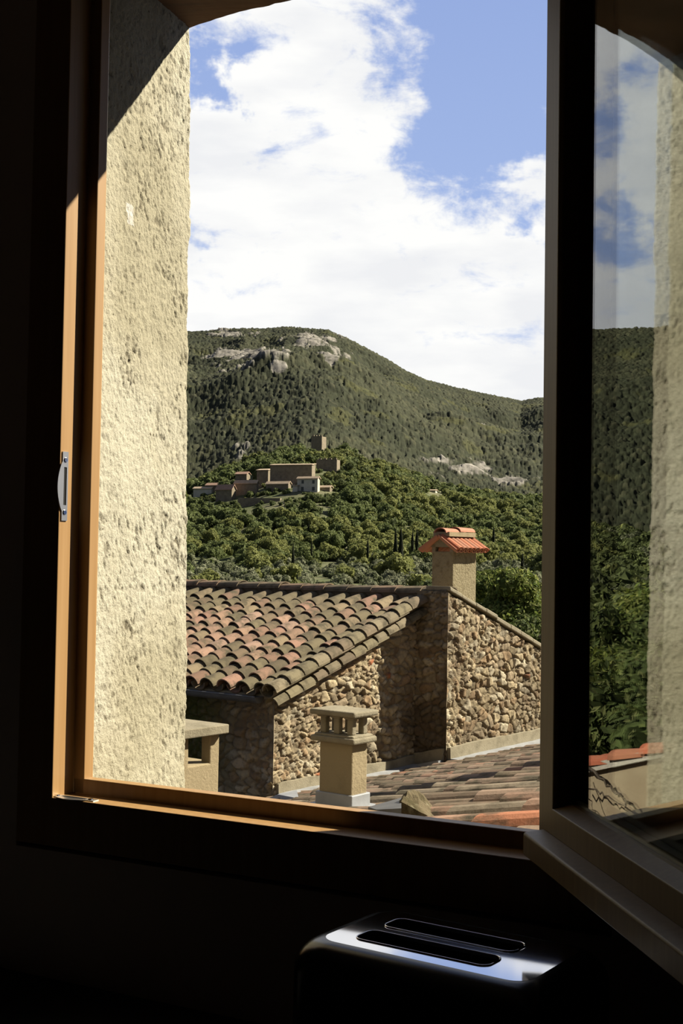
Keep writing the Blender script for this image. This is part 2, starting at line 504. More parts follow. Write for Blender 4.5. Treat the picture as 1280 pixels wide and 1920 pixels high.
# stucco reveals, displaced
def reveal(name, side):
    # profile across: inner -> outer edge -> round the corner
    prof = []
    for t in np.linspace(0, 1, 150):
        prof.append((1.1735 + (1.2065 - 1.1735) * t, 1.425 + (NO - 0.008 - 1.425) * t, 0))
    for a in np.linspace(0.1, pi / 2, 10):
        prof.append((1.2065 + 0.010 * (1 - cos(a)), NO - 0.008 + 0.010 * sin(a), 1))
    for t in np.linspace(0.02, 0.05, 4):
        prof.append((1.2165 + t, NO + 0.002, 1))
    prof = np.array(prof)
    zs = np.linspace(-0.46, 0.93, 620)
    nu, nv = len(prof), len(zs)
    S_, Z_ = np.meshgrid(prof[:, 0], zs, indexing='ij')
    N_, _ = np.meshgrid(prof[:, 1], zs, indexing='ij')
    arc = np.concatenate([[0], np.cumsum(np.hypot(np.diff(prof[:, 0]), np.diff(prof[:, 1])))])
    A_, _ = np.meshgrid(arc, zs, indexing='ij')
    h = 0.007 * (fbm(A_ * 14, Z_ * 9, 3.1, 3) - .5) + 0.0048 * (fbm(A_ * 170, Z_ * 130, 1.7, 3, .8) - .5)
    pit = sstep(0.60, 0.70, fbm(A_ * 170, Z_ * 110, 8.8, 2, .6)) * sstep(0.40, 0.62, fbm(A_ * 16, Z_ * 10, 5.0, 3))
    scratch = sstep(0.61, 0.68, fbm(A_ * 150 + Z_ * 40, Z_ * 80, 2.8, 3, .6)) * sstep(0.52, 0.62, fbm(A_ * 9, Z_ * 7, 15.0, 2))
    h = h - 0.0013 * pit - 0.0018 * scratch
    h = h + 0.004 * (fbm(A_ * 40, Z_ * 30, 12.0, 2) - .5) * (A_ > arc[143])
    # lean of the old wall
    S_ = S_ + 0.016 * (Z_ - 0.3) + 0.0
    # direction of displacement: into the opening, turning outward round the corner
    dn = np.zeros((nu, 2)); tg = np.gradient(prof[:, :2], axis=0)
    tg /= np.linalg.norm(tg, axis=1)[:, None]
    dn[:, 0] = -tg[:, 1]; dn[:, 1] = tg[:, 0]
    S_ = S_ + h * dn[:, 0][:, None]; N_ = N_ + h * dn[:, 1][:, None]
    if side < 0:
        S_ = 2 * 0.795 - S_
    V = S_[..., None] * U + N_[..., None] * NN + Z_[..., None] * Z
    base = np.array([0.63, 0.59, 0.44]); dark = np.array([0.20, 0.17, 0.11]); pale = np.array([0.69, 0.66, 0.52])
    k = fbm(A_ * 7, Z_ * 5, 6.0, 4)[..., None]
    C = base + (pale - base) * sstep(.5, .7, k) + (np.array([.54, .50, .355]) - base) * sstep(.5, .32, k)
    pt = np.clip(pit * .55 + scratch * .6, 0, 1)[..., None]
    C = C * (1 - pt) + dark * pt
    if side > 0:       # a small chip of white filler
        wch = (np.abs(A_ - 0.115 + 0.1 * (Z_ - .515)) < 0.007 + 0.003 * fbm(Z_ * 90, A_ * 90)) & (np.abs(Z_ - .515) < .016)
        C = np.where(wch[..., None], np.array([.85, .82, .74]), C)
    me = npmesh(name, V.reshape(-1, 3), gridfaces(nu, nv) if side < 0 else gridfaces(nu, nv)[:, ::-1], C.reshape(-1, 3))
    return link(name, me, M['stucco'], wf)


o = reveal('stucco_reveal', 1); tag(o, 'sunlit rough cream stucco reveal on the left of the opening')
o = reveal('stucco_reveal', -1); tag(o, 'rough stucco reveal behind the open sash')
# outer sill
mb = MB()
mb.prism([W(1.20, 1.42, -0.42), W(1.20, NO + .02, -0.49), W(1.20, NO + .02, -0.455), W(1.20, 1.42, -0.388)], -U * 0.81)
o = mb.build('stone_sill', M['cement'], wf)

# rest of the room
mb = MB(); mb.box(W(-3.2, -3.2, FLOOR - .1), U * 6.4, NN * (N0 + 3.2), Z * .1); o = mb.build('floor', M['floor']); tag(o, kind='structure')
mb = MB(); mb.box(W(-3.2, -3.2, CEIL), U * 6.4, NN * (NO + 3.2), Z * .1); o = mb.build('ceiling', M['roomdark']); tag(o, kind='structure')
mb = MB(); mb.box(W(3.2, -3.2, FLOOR - .1), U * .1, NN * (NO + 3.2), Z * (CEIL - FLOOR + .2)); o = mb.build('wall_left', M['room']); tag(o, kind='structure')
mb = MB(); mb.box(W(-3.3, -3.2, FLOOR - .1), U * .1, NN * (NO + 3.2), Z * (CEIL - FLOOR + .2)); o = mb.build('wall_right', M['room']); tag(o, kind='structure')
mb = MB(); mb.box(W(-3.3, -3.3, FLOOR - .1), U * 6.6, NN * .1, Z * (CEIL - FLOOR + .2)); o = mb.build('wall_back', M['room']); tag(o, kind='structure')

# ------------------------------------------------------------------ window_1: fixed frame
win = empty('window_1', tuple(W(0.8, N0, -0.39)))
tag(win, kind='structure')
NB = 1.432
# stepped profile around the opening (left stile)
mb = MB()
for (sg, so, s1, s2) in ((1, 1.212, 1.150, 1.1315), (-1, 0.385, 0.436, 0.455)):
    mb.prism([W(so, N0 - .001), W(s1, N0 - .001), W(s1, 1.392), W(s2, 1.392), W(s2, 1.410), W(s2 + sg * .006, 1.418), W(s2 + sg * .03, NB), W(so, NB)], Z * (0.94 + 0.3905), Z * -0.3905)
fr = mb.build('window_frame', M['wood'], win); bev(fr, 0.0012)
tag(fr, 'varnished wooden fixed frame with rebated stiles')
mb = MB()
zo, z1, z2 = -0.391, -0.326, -0.3055
mb.prism([W(1.2115, N0 - .0012, zo), W(1.2115, N0 - .0012, z1), W(1.2115, 1.392, z1), W(1.2115, 1.392, z2), W(1.2115, 1.410, z2), W(1.2115, 1.418, z2 - .006), W(1.2115, NB, z2 - .030), W(1.2115, NB, zo)], -U * (1.2115 - 0.3855))
o = mb.build('bottom_rail', M['wood'], win); bev(o, 0.0012)
mb = MB()
zo, z1, z2 = 0.94, 0.86, 0.835
mb.prism([W(1.2115, N0 - .0012, zo), W(1.2115, N0 - .0012, z1), W(1.2115, 1.392, z1), W(1.2115, 1.392, z2), W(1.2115, 1.410, z2), W(1.2115, 1.418, z2 + .006), W(1.2115, NB, z2 + .026), W(1.2115, NB, zo)], -U * (1.2115 - 0.3855))
o = mb.build('head_rail', M['wood'], win)


# strike plates
def strike(name, centre, along, out, side, L=.094, wd=.0115, label=None, face=.0):
    """centre on the frame surface; along = long axis; out = surface normal; side = across"""
    mb = MB()
    c = np.array(centre, float)
    t = .0016
    h = L / 2
    # plate with a slot: four bars
    sl = L * .55 / 2; sw = wd * .25
    o_ = c - side * (wd / 2)
    mb.box(c - side * wd / 2 - along * h, side * wd, along * (h - sl), out * t)
    mb.box(c - side * wd / 2 + along * sl, side * wd, along * (h - sl), out * t)
    mb.box(c - side * wd / 2 - along * sl, side * (wd / 2 - sw), along * 2 * sl, out * t)
    mb.box(c + side * sw - along * sl, side * (wd / 2 - sw), along * 2 * sl, out * t)
    # curved lip bending on to the room face
    n = 14
    outer = []
    for i in range(n + 1):
        a = i / n
        outer.append(c - side * (wd / 2 + .0095 * sin(pi * a) ** .8) + along * (-h * .72 + 2 * h * .72 * a))
    base = [c - side * wd / 2 - along * h * .72, c - side * wd / 2 + along * h * .72]
    mb.prism([base[1], base[0]] + outer[1:-1], out * t)
    pl = mb.build(name, M['steel'], win)
    if label: tag(pl, label)
    d = MB(); d.box(c - side * sw - along * sl, side * 2 * sw, along * 2 * sl, out * .0006); d.build('slot', M['blackmatt'], pl)
    for k in (-1, 1):
        sc = MB()
        q = c + along * k * h * .76
        sc.tube([q + out * t, q + out * (t + .0012)], [.0038, .0030], 12)
        s_ = sc.build('screw', M['chrome'], pl)
    return pl


strike('strike_plate', W(1.1500, N0 + .0085, 0.0930), Z, -U, NN, label='nickel strike plate screwed to the left stile')
strike('strike_plate', W(1.121, N0 + .0085, -0.326), U, Z, NN, L=.075, label='nickel strike plate let into the bottom rail corner')

# ------------------------------------------------------------------ the open sash
AS = radians(8.0)
SV = np.array([-sin(AS), cos(AS), 0.0])      # away from the camera
SM = np.array([cos(AS), sin(AS), 0.0])       # to the right
CE, CG = 0.417, 0.437                        # exterior face, glass


def T(a, c, z=0.0):
    return SV * a + SM * c + Z * z


A1, A0 = 1.372, 0.745
SB, ST = -0.3035, 0.85
sash = empty('sash', tuple(T(A1, CE, SB)))
sash.parent = win; sash.location = Vector(T(A1, CE, SB)) - win.location
tag(sash, 'wooden double glazed sash swung open into the room')
WST = .052
for (a, b) in ((A1, A1 - WST), (A0 + WST, A0)):
    mb = MB()
    cs = [(CE, 0), (CE + .040, 0)]
    far = a == A1
    # profile: exterior face, chamfer to glass, room face
    if far:
        poly = [T(a, CE), T(b + .004, CE), T(b, CE + .004), T(b, CE + .048), T(a, CE + .048)]
    else:
        poly = [T(a - .004, CE), T(b, CE), T(b, CE + .048), T(a, CE + .048), T(a, CE + .004)]
    mb.prism(poly, Z * (ST - SB), Z * SB)
    o = mb.build('stile', M['oak'], sash); bev(o, .0012)
for (zb, zt, nm) in ((SB + .0004, -0.262, 'bottom_rail'), (ST - .065, ST - .0004, 'top_rail')):
    mb = MB()
    if nm == 'bottom_rail':
        poly = [T(A1 - .0465, CE - .0004, zb), T(A1 - .0465, CE - .0004, zt), T(A1 - .0465, CE + .016, zt + .007), T(A1 - .0465, CE + .048, zt + .007), T(A1 - .0465, CE + .048, zb)]
    else:
        poly = [T(A1 - .0465, CE - .0004, zb), T(A1 - .0465, CE - .0004, zt), T(A1 - .0465, CE + .048, zt), T(A1 - .0465, CE + .048, zb)]
    mb.prism(poly, -SV * (A1 - A0 - .093))
    o = mb.build(nm, M['oak'], sash); bev(o, .001)
# weather bar
mb = MB()
mb.prism([T(1.352, CE - .0004, -0.2885), T(1.352, 0.395, -0.2915), T(1.352, 0.3935, -0.2935), T(1.352, 0.3935, -0.3155), T(1.352, CE - .0004, -0.3135)], -SV * (1.352 - A0 - .01))
o = mb.build('weather_bar', M['oak'], sash); bev(o, .001); tag(o, 'projecting wooden drip bar along the foot of the sash')
# glass: two panes
for k, cc in enumerate((CG, CG + .016)):
    mb = MB(); mb.box(T(A1 - WST + .003, cc, -0.262), -SV * (A1 - A0 - 2 * WST + .006), SM * .004, Z * (ST - .065 + .262))
    mb.build('glass_pane', M['glass'], sash)
# spacer bar between the panes
mb = MB()
mb.box(T(A1 - WST, CG + .0045, -0.2545), -SV * (A1 - A0 - 2 * WST), SM * .011, Z * .006)
o = mb.build('spacer_bar', M['seal'], sash)

# ------------------------------------------------------------------ worktop and toaster
ZT = -0.378                       # top of the toaster
ZC = ZT - 0.185                  # worktop
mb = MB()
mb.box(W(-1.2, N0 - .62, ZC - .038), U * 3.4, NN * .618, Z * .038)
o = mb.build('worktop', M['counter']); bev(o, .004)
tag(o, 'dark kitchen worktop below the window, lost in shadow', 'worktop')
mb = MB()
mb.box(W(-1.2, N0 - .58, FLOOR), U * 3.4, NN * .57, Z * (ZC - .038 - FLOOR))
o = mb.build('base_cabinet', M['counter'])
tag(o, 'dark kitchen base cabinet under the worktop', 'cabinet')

TX = np.array([0.8262, -0.5634, 0]); TX /= np.linalg.norm(TX)
TY = np.array([-TX[1], TX[0], 0])


def rrect(hx, hy, r, seg=8):
    p = []
    for (sx, sy, a0) in ((1, 1, 0), (-1, 1, 90), (-1, -1, 180), (1, -1, 270)):
        for i in range(seg + 1):
            a = radians(a0 + 90 * i / seg)
            p.append((sx * (hx - r) + r * cos(a), sy * (hy - r) + r * sin(a)))
    return p


def toaster():
    c = np.array([0.114, 1.280, 0.0])
    root = empty('toaster', tuple(c + Z * ZC))
    tag(root, 'black two-slot toaster with polished steel top below the window', 'toaster')
    P = lambda x, y, z: c + TX * x + TY * y + Z * z
    HX, HY = 0.1405, 0.0915
    # body: loft of rounded rectangles, rounding over to the top plate
    rings = []
    zs = [(ZC + .012, 0.004), (ZC + .02, 0.0), (ZT - .05, 0.0)]
    for i in range(9):
        a = i / 8 * pi / 2
        zs.append((ZT - .030 + .030 * sin(a), .027 * (1 - cos(a))))
    vs = []; fs = []
    for z, ins in zs:
        vs += [P(x, y, z) for x, y in rrect(HX - ins, HY - ins, .034 - ins * .35)]
    n = len(rrect(1, 1, .1))
    for k in range(len(zs) - 1):
        fs += [(k * n + i, k * n + (i + 1) % n, (k + 1) * n + (i + 1) % n, (k + 1) * n + i) for i in range(n)]
    fs.append(tuple(range(n))[::-1])
    me = pymesh('body', vs, fs, True)
    link('body', me, M['blackplastic'], root)
    # top plate with two slots cut (bmesh bridge by polygon with holes: build as strips)
    hx, hy = HX - .0265, HY - .0265
    SLX, SLW = 0.0745, 0.0172
    cy = (0.0265, -0.0265)
    bm = bmesh.new()
    loops = [[bm.verts.new(P(x, y, ZT)) for x, y in rrect(hx, hy, .02)]]
    for q in cy:
        loops.append([bm.verts.new(P(x - .011, y + q, ZT)) for x, y in rrect(SLX, SLW, .010)])
    es = []
    for lp in loops:
        for i in range(len(lp)):
            es.append(bm.edges.new((lp[i], lp[(i + 1) % len(lp)])))
    bmesh.ops.triangle_fill(bm, use_beauty=True, use_dissolve=False, edges=es)
    # drop faces that fell inside the slots
    for f in list(bm.faces):
        m_ = f.calc_center_median(); d = np.array(m_) - c
        x, y = d @ TX, d @ TY
        for q in cy:
            if abs(x + .011) < SLX - .001 and abs(y - q) < SLW - .0005:
                # inside only if all verts belong to this slot loop
                lp = loops[1 + cy.index(q)]
                if all(v in lp for v in f.verts): bm.faces.remove(f); break
    # slot walls
    for lp in loops[1:]:
        low = [bm.verts.new(v.co - Vector((0, 0, .004))) for v in lp]
        for i in range(len(lp)):
            bm.faces.new((lp[i], lp[(i + 1) % len(lp)], low[(i + 1) % len(lp)], low[i]))
    bmesh.ops.recalc_face_normals(bm, faces=bm.faces)
    me = bpy.data.meshes.new('top_plate'); bm.to_mesh(me); bm.free()
    o = link('top_plate', me, M['chrome'], root)
    tag(o, 'polished steel top plate catching the sky')
    for q in cy:
        # slot well, with a raised rim
        mb2 = MB()
        rr = rrect(SLX - .0005, SLW - .0005, .0095); k = len(rr)
        top = [P(x - .011, y + q, ZT - .003) for x, y in rr]; bot = [P(x - .011, y + q, ZT - .11) for x, y in rr]
        mb2.add(top + bot, [(i, (i + 1) % k, k + (i + 1) % k, k + i) for i in range(k)] + [tuple(range(k, 2 * k))])
        sl = mb2.build('bread_slot', M['blackmatt'], root)
        m3 = MB()
        rr = rrect(SLX + .0006, SLW + .0006, .0105)
        pts = [P(x - .011, y + q, ZT + .0005) for x, y in rr]
        m3.tube(pts + [pts[0]], .0008, 6)
        m3.build('slot_rim', M['chrome'], sl, True)
        for xx in (-.045, .03):
            m4 = MB()
            m4.tube([P(xx, q + .004, ZT - .012), P(xx, q + .004, ZT - .10)], .0009, 6)
            m4.build('guide_wire', M['chrome'], sl)
    # lever and feet on the right-hand end
    mb4 = MB()
    mb4.box(P(HX - .001, -.014, ZT - .075), TX * .018, TY * .028, Z * .012)
    o = mb4.build('lever', M['blackplastic'], root); bev(o, .003)
    for x in (-.1, .1):
        for y in (-.055, .055):
            f = MB(); f.tube([P(x, y, ZC), P(x, y, ZC + .013)], .012, 12); f.build('foot', M['seal'], root)


toaster()

# ================================================================== OUTSIDE
# ------------------------------------------------------------------ stone house: local axes R (ridge, away to the left), G (up the left slope)
RY = radians(52)
R = np.array([-sin(RY), cos(RY), 0.0])
G = np.array([cos(RY), sin(RY), 0.0])


def hit(px, py, nrm, c):
    d = px_dir(px, py)
    return d * (c / (d @ nrm))


c0 = px_dir(512, 1400); C0 = c0 * (13.0 / c0[1])                 # foot of the corner eave wall / gable
gpl = C0 @ R                                                     # gable plane: x.R = gpl
EZ = hit(512, 1290, R, gpl)[2] - .02                                   # eave height
B = hit(765, 1126, R, gpl)
A_B = (B - C0) @ G
SLOPE = (B[2] - .085 - EZ) / A_B
k0 = hit(776, 1300, R, gpl)
AK = (k0 - C0) @ G                                               # ridge line position along G
XK = C0 + G * AK
# projection P of the right half so that its corner lands on px 838
lo, hi = 0.0, 3.0
for _ in range(50):
    mid = (lo + hi) / 2
    q = XK - R * mid
    v = np.array([q[0], q[1], -0.6])
    x = 640 + F_PX * (v @ _ri) / (v @ _fw)
    if x < 838: lo = mid
    else: hi = mid
PJ = lo
gpl2 = gpl - PJ
K = hit(838, 1106, R, gpl2)
RZ = K[2]                                                        # ridge / top of return wall
E2 = hit(1003, 1210, R, gpl2)
A_E2 = (E2 - C0) @ G
SL2 = (RZ - E2[2]) / (A_E2 - AK)


def H(a, b, z=0.0):
    """house coordinates: a along G from the corner, b along -R towards us from the gable plane"""
    p = C0 + G * a - R * b
    return np.array([p[0], p[1], z])


# near roof plane from four points of its junction with the walls
pts = [hit(545, 1492, R, gpl), hit(700, 1464, R, gpl), hit(838, 1434, R, gpl2), hit(1003, 1392, R, gpl2)]
A_ = np.array([[(p - C0) @ G, -((p - C0) @ R), 1] for p in pts]); bz = np.array([p[2] for p in pts])
NRS, NRB, NR0 = 0.008, 0.258, -2.33        # rises gently along G and more steeply towards us


def nrz(a, b):
    return NR0 + NRS * (a - AK) + NRB * (b - PJ)


house = empty('stone_house', tuple(H(0, 0, -6)))
tag(house, 'old rubble stone house with lichen covered tile roof beyond the window', 'house')


def masonry(name, o, ud, vd, nu_m, nv_m, n, e0=0, e1=0, top=None, parent=None, label=None, mossy=None, res=0.0145, skip=None, seed=0.0, dark=None):
    """displaced rubble wall: origin o, axes ud, vd, outward normal n. top(u)-> v limit"""
    nu, nv = int(nu_m / res) + 1, int(nv_m / res) + 1
    u, v = np.meshgrid(np.linspace(0, nu_m, nu), np.linspace(0, 1, nv), indexing='ij')
    if top is not None: v = v * top(u)
    else: v = v * nv_m
    ed = .028 + .04 * (fbm(v * 6.5, v * 0 + 3.3, 2.0, 3, .6) - .4)
    u = u / nu_m * (nu_m + e0 * ed + e1 * ed) - e0 * ed
    wu = u + 0.10 * (fbm(u * 2.5 + seed, v * 2.5, 3 + seed, 3) - .5) * 2
    wv = v + 0.08 * (fbm(u * 3 + seed, v * 3, 9 + seed, 3) - .5) * 2
    f1, f2, r1, r2 = cells(wu / 0.145, wv / 0.09, .95, seed)
    g1, g2, q1, q2 = cells(wu / 0.085, wv / 0.065, .9, seed + 5)
    small = fbm(u * 2.2, v * 2.2, 21 + seed, 3) > .53
    f1 = np.where(small, g1, f1); f2 = np.where(small, g2, f2); r1 = np.where(small, q1, r1); r2 = np.where(small, q2, r2)
    e = sstep(0.03, 0.17, f2 - f1)
    h = e * (0.018 + 0.034 * r1) * np.where(small, .75, 1.0) + 0.012 * e * (fbm(u * 22, v * 22, 4, 4) - .5)
    h = h + 0.02 * (fbm(u * 1.2, v * 1.2, 14, 3) - .5) + 0.045 * (fbm(u * 11, v * 11, 31, 3, .8) - .5)
    for flag, dd_ in ((e0, u + ed), (e1, nu_m + ed - u)):
        if flag:
            w_ = sstep(0.035, 0.0, dd_); h = h * (1 - w_) + ed * w_
    V = np.array(o) + u[..., None] * np.array(ud) + v[..., None] * np.array(vd) + (h[..., None]) * np.array(n)
    pal = np.array([[.46, .38, .24], [.38, .31, .195], [.31, .25, .155], [.52, .46, .33], [.34, .24, .14], [.42, .335, .22]])
    C = pal[(r2 * len(pal)).astype(int) % len(pal)] * (0.95 + 0.5 * r1[..., None])
    red = (r1 > .992) & (r2 > .3)
    C = np.where(red[..., None], np.array([.50, .19, .09]), C)
    mortar = np.array([.44, .35, .23])
    C = C * e[..., None] + mortar * (1 - e[..., None])
    st = np.clip(sstep(.45, .68, fbm(u * 1.6, v * 1.1, 44 + seed, 4)) + .8 * sstep(.56, .66, fbm(u * 9, v * 9, 54 + seed, 4)), 0, 1)[..., None]
    C = C * (1 - st * .55) + np.array([.14, .11, .075]) * st * .55
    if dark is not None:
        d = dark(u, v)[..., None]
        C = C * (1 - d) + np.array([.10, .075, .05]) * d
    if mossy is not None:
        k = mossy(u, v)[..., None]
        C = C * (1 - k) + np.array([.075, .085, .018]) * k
    me = npmesh(name, V.reshape(-1, 3), gridfaces(nu, nv), C.reshape(-1, 3), smooth=True)
    o = link(name, me, M['stone'], parent)
    if label: o['label'] = label
    return o


ZB = -3.4
# gable, left half
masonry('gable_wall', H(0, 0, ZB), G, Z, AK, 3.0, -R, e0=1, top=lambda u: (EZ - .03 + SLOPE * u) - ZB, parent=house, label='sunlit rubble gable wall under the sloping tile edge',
        dark=lambda u, v: .7 * sstep(.42, .6, fbm(u * 3, v * 2, 8, 3)) * sstep(AK - .9, AK - .5, u) * sstep(2.0, 1.5, v))  # dark patches paint in the shadow area beside the return wall
# eave wall
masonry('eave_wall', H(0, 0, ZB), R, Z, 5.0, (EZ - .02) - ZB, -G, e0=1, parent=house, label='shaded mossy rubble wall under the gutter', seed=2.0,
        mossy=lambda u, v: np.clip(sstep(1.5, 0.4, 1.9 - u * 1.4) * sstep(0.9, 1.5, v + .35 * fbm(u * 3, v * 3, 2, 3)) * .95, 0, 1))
# right half
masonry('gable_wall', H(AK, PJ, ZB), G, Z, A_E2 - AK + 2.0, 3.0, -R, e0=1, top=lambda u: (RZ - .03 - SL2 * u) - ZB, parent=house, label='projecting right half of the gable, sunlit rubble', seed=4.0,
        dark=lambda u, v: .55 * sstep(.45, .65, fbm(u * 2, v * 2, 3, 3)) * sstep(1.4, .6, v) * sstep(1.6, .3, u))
# return wall
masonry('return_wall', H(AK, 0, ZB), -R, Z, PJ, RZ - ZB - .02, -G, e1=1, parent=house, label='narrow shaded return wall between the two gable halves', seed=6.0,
        dark=lambda u, v: .80 * sstep(2.4, 1.7, v + .5 * fbm(u * 3, v * 3, 4, 3)) + 0 * u)  # dark stain below the top, painted in to deepen the wall's shade
# the raised wall of the right half above the left roof, along the ridge
zr_left = EZ + SLOPE * AK
mb = MB()
mb.prism([H(AK, 0, zr_left - .25), H(AK, -7, zr_left - .25), H(AK, -7, RZ - .035), H(AK, 0, RZ - .02)], G * .22)
o = mb.build('ridge_wall', M['vill_stone'], house)
# solid core behind the masonry faces
mb = MB()
mb.prism([H(.03, -.03, -8), H(AK, -.03, -8), H(AK, -.03, zr_left - .12), H(.03, -.03, EZ - .14)], R * 7)
mb.prism([H(AK + .03, PJ - .03, -8), H(A_E2 + 1.9, PJ - .03, -8), H(A_E2 + 1.9, PJ - .03, RZ - SL2 * (A_E2 + 1.9 - AK) - .10), H(AK + .03, PJ - .03, RZ - .12)], R * (7 + PJ))
o = mb.build('wall_core', M['vill_stone'], house)

# verge / cap stones of the right half
mb = MB()
rng = random.Random(3)
L2 = A_E2 + 1.9 - AK
t = 0.0
while t < L2:
    ln = rng.uniform(.22, .36)
    za, zb_ = RZ - SL2 * t, RZ - SL2 * (t + ln)
    j = rng.uniform(-.012, .012)
    th = rng.uniform(.035, .055)
    mb.prism([H(AK + t - .01, PJ + .045 + j, za + j - .01), H(AK + t + ln, PJ + .045 + j, zb_ + j - .01), H(AK + t + ln, PJ + .045 + j, zb_ + th + j), H(AK + t - .01, PJ + .045 + j, za + th + j)], R * .34)
    t += ln
o = mb.build('verge_capping', M['cement'], house); bev(o, .012); tag(o, 'weathered mortar capping down the right verge')
# right roof slope behind
mb = MB()
mb.prism([H(AK, PJ - .25, RZ - .01), H(A_E2 + 2.1, PJ - .25, RZ - SL2 * (A_E2 + 2.1 - AK) - .01), H(A_E2 + 2.1, PJ - .25, RZ - SL2 * (A_E2 + 2.1 - AK) - .12), H(AK, PJ - .25, RZ - .12)], R * 7.3)
o = mb.build('rear_roof_slope', M['vill_roof'], house)


# ------------------------------------------------------------------ canal tiles
def tile_arr(L, w0, w1, th, seg, up=True):
    """tapered half barrel along +x (0 = lower, wide end), y across, z up; returns V, F"""
    V = []
    for x, w in ((0, w0), (L * .5, (w0 + w1) / 2), (L, w1)):
        for rr in (1.0, 1.0 - th / (w0 / 2)):
            for i in range(seg + 1):
                a = pi * i / seg
                r = w / 2 * rr
                V.append((x, -r * cos(a), r * sin(a) * .92 * (1 if up else -1)))
    V = np.array(V)
    n = seg + 1
    Fc = []
    for k in range(2):
        o0, o1 = k * 2 * n, (k + 1) * 2 * n
        for i in range(seg):
            Fc.append((o0 + i, o1 + i, o1 + i + 1, o0 + i + 1))
            Fc.append((o0 + n + i, o0 + n + i + 1, o1 + n + i + 1, o1 + n + i))
        Fc.append((o0, o0 + n, o1 + n, o1)); Fc.append((o0 + seg, o1 + seg, o1 + n + seg, o0 + n + seg))
    for o0, fl in ((0, 0), (4 * n, 1)):
        for i in range(seg):
            q = (o0 + i, o0 + i + 1, o0 + n + i + 1, o0 + n + i)
            Fc.append(q if not fl else q[::-1])
    return V, np.array(Fc)


def tile_field(name, origin, xd, yd, nd, ncol, nrow, pitch, expo, L, w0, w1, seg, mtl, parent, palette, rnd, base_lift=0.0, y0=0.0, cover=True, gutter_t=True, jit=1.0, colfun=None, keep=None, chan=.08):
    """xd up-slope unit vector, yd along the eave, nd normal"""
    rg = np.random.RandomState(rnd)
    Vs, Fs, Cs = [], [], []
    off = 0
    kinds = ([(True)] if cover else []) + ([False] if gutter_t else [])
    for up in kinds:
        V0, F0 = tile_arr(L, w0, w1, .014, seg, up)
        if not up:
            V0 = V0.copy(); V0[:, 0] = V0[:, 0]
        for c in range(ncol + (0 if up else 1)):
            cy = y0 + (c + (0 if up else -.5)) * pitch + rg.uniform(-.006, .006) * jit
            for r in range(nrow):
                V = V0.copy()
                tilt = 0.055 + rg.uniform(-.012, .012) * jit
                V[:, 2] = V[:, 2] - V[:, 0] * tilt + 0.022
                yaw = rg.uniform(-.03, .03) * jit
                x0 = r * expo + rg.uniform(-.022, .022) * jit
                X = V[:, 0] * cos(yaw) - V[:, 1] * sin(yaw) + x0
                Y = V[:, 0] * sin(yaw) + V[:, 1] * cos(yaw) + cy
                Zc = V[:, 2] + (0.030 if up else chan) + base_lift + rg.uniform(-.006, .006) * jit
                if not up: Zc = Zc - 0.022
                P = np.array(origin) + X[:, None] * xd + Y[:, None] * yd + Zc[:, None] * nd
                if keep is not None and not keep(P): continue
                Vs.append(P); Fs.append(F0 + off); off += len(P)
                pc = np.array(palette[rg.randint(len(palette))]) if colfun is None else np.array(colfun(c, r, rg, up))
                pc = pc * rg.uniform(.8, 1.15)
                Cs.append(np.tile(pc, (len(P), 1)))
    me = npmesh(name, np.concatenate(Vs), np.concatenate(Fs), np.concatenate(Cs), smooth=False)
    return link(name, me, mtl, parent)


PAL = [(.27, .17, .115), (.33, .20, .135), (.22, .16, .10), (.40, .235, .165), (.19, .15, .09), (.30, .23, .14)]


def roofcol(c, r, rg, up):
    # pinker, cleaner tiles in the middle of the slope; dark lichen at eave, ridge and verge
    k = (r > 2 and r < 9 and c > 2) and rg.rand() < .5
    if c > 5 and 3 <= r <= 7: k = rg.rand() < .62
    if k: return [(.42, .265, .185), (.38, .245, .165), (.48, .32, .235)][rg.randint(3)]
    return PAL[rg.randint(len(PAL))] if rg.rand() < .6 else (.20, .165, .095)


sl = sqrt(1 + SLOPE ** 2)
xd = (G + Z * SLOPE) / sl
nd = (Z - G * SLOPE) / sl
OV = 0.16
eo = H(-OV, 0.0, EZ - OV * SLOPE)
slen = (AK + OV - .05) * sl
PITCH_T = .245
nrow = 12
expo = (slen - .42 + .12) / (nrow - 1)
roof = tile_field('tile_roof', eo, xd, R, nd, 26, nrow, PITCH_T, expo, .42, .195, .155, 10, M['tile'], house, PAL, 5, y0=0.04, colfun=roofcol)
tag(roof, 'left roof slope of curved clay tiles, mottled pink and brown')
# verge tiles: a second row lapping over the gable edge
def verge_col(c, r, rg, up): return [(.26, .22, .13), (.22, .17, .11), (.30, .25, .16)][rg.randint(3)]
vg = tile_field('verge_tiles', eo, xd, R, nd, 1, nrow, PITCH_T, expo, .42, .20, .165, 8, M['tile'], house, PAL, 9, y0=-.10, colfun=verge_col, gutter_t=False, base_lift=.012)
vg2 = tile_field('verge_tiles', H(-OV, .12, EZ - OV * SLOPE - .075), xd, R, nd, 1, nrow, PITCH_T, expo, .42, .18, .15, 8, M['tile'], house, PAL, 10, y0=0.02, colfun=verge_col, gutter_t=False, base_lift=-.06)
# roof board under the tiles
mb = MB()
mb.prism([H(-OV + .03, .02, EZ - OV * SLOPE + .01), H(AK, .02, zr_left + .01), H(AK, .02, zr_left - .03), H(-OV + .03, .02, EZ - OV * SLOPE - .03)], R * 6.4)
o = mb.build('roof_bed', M['cement'], house)
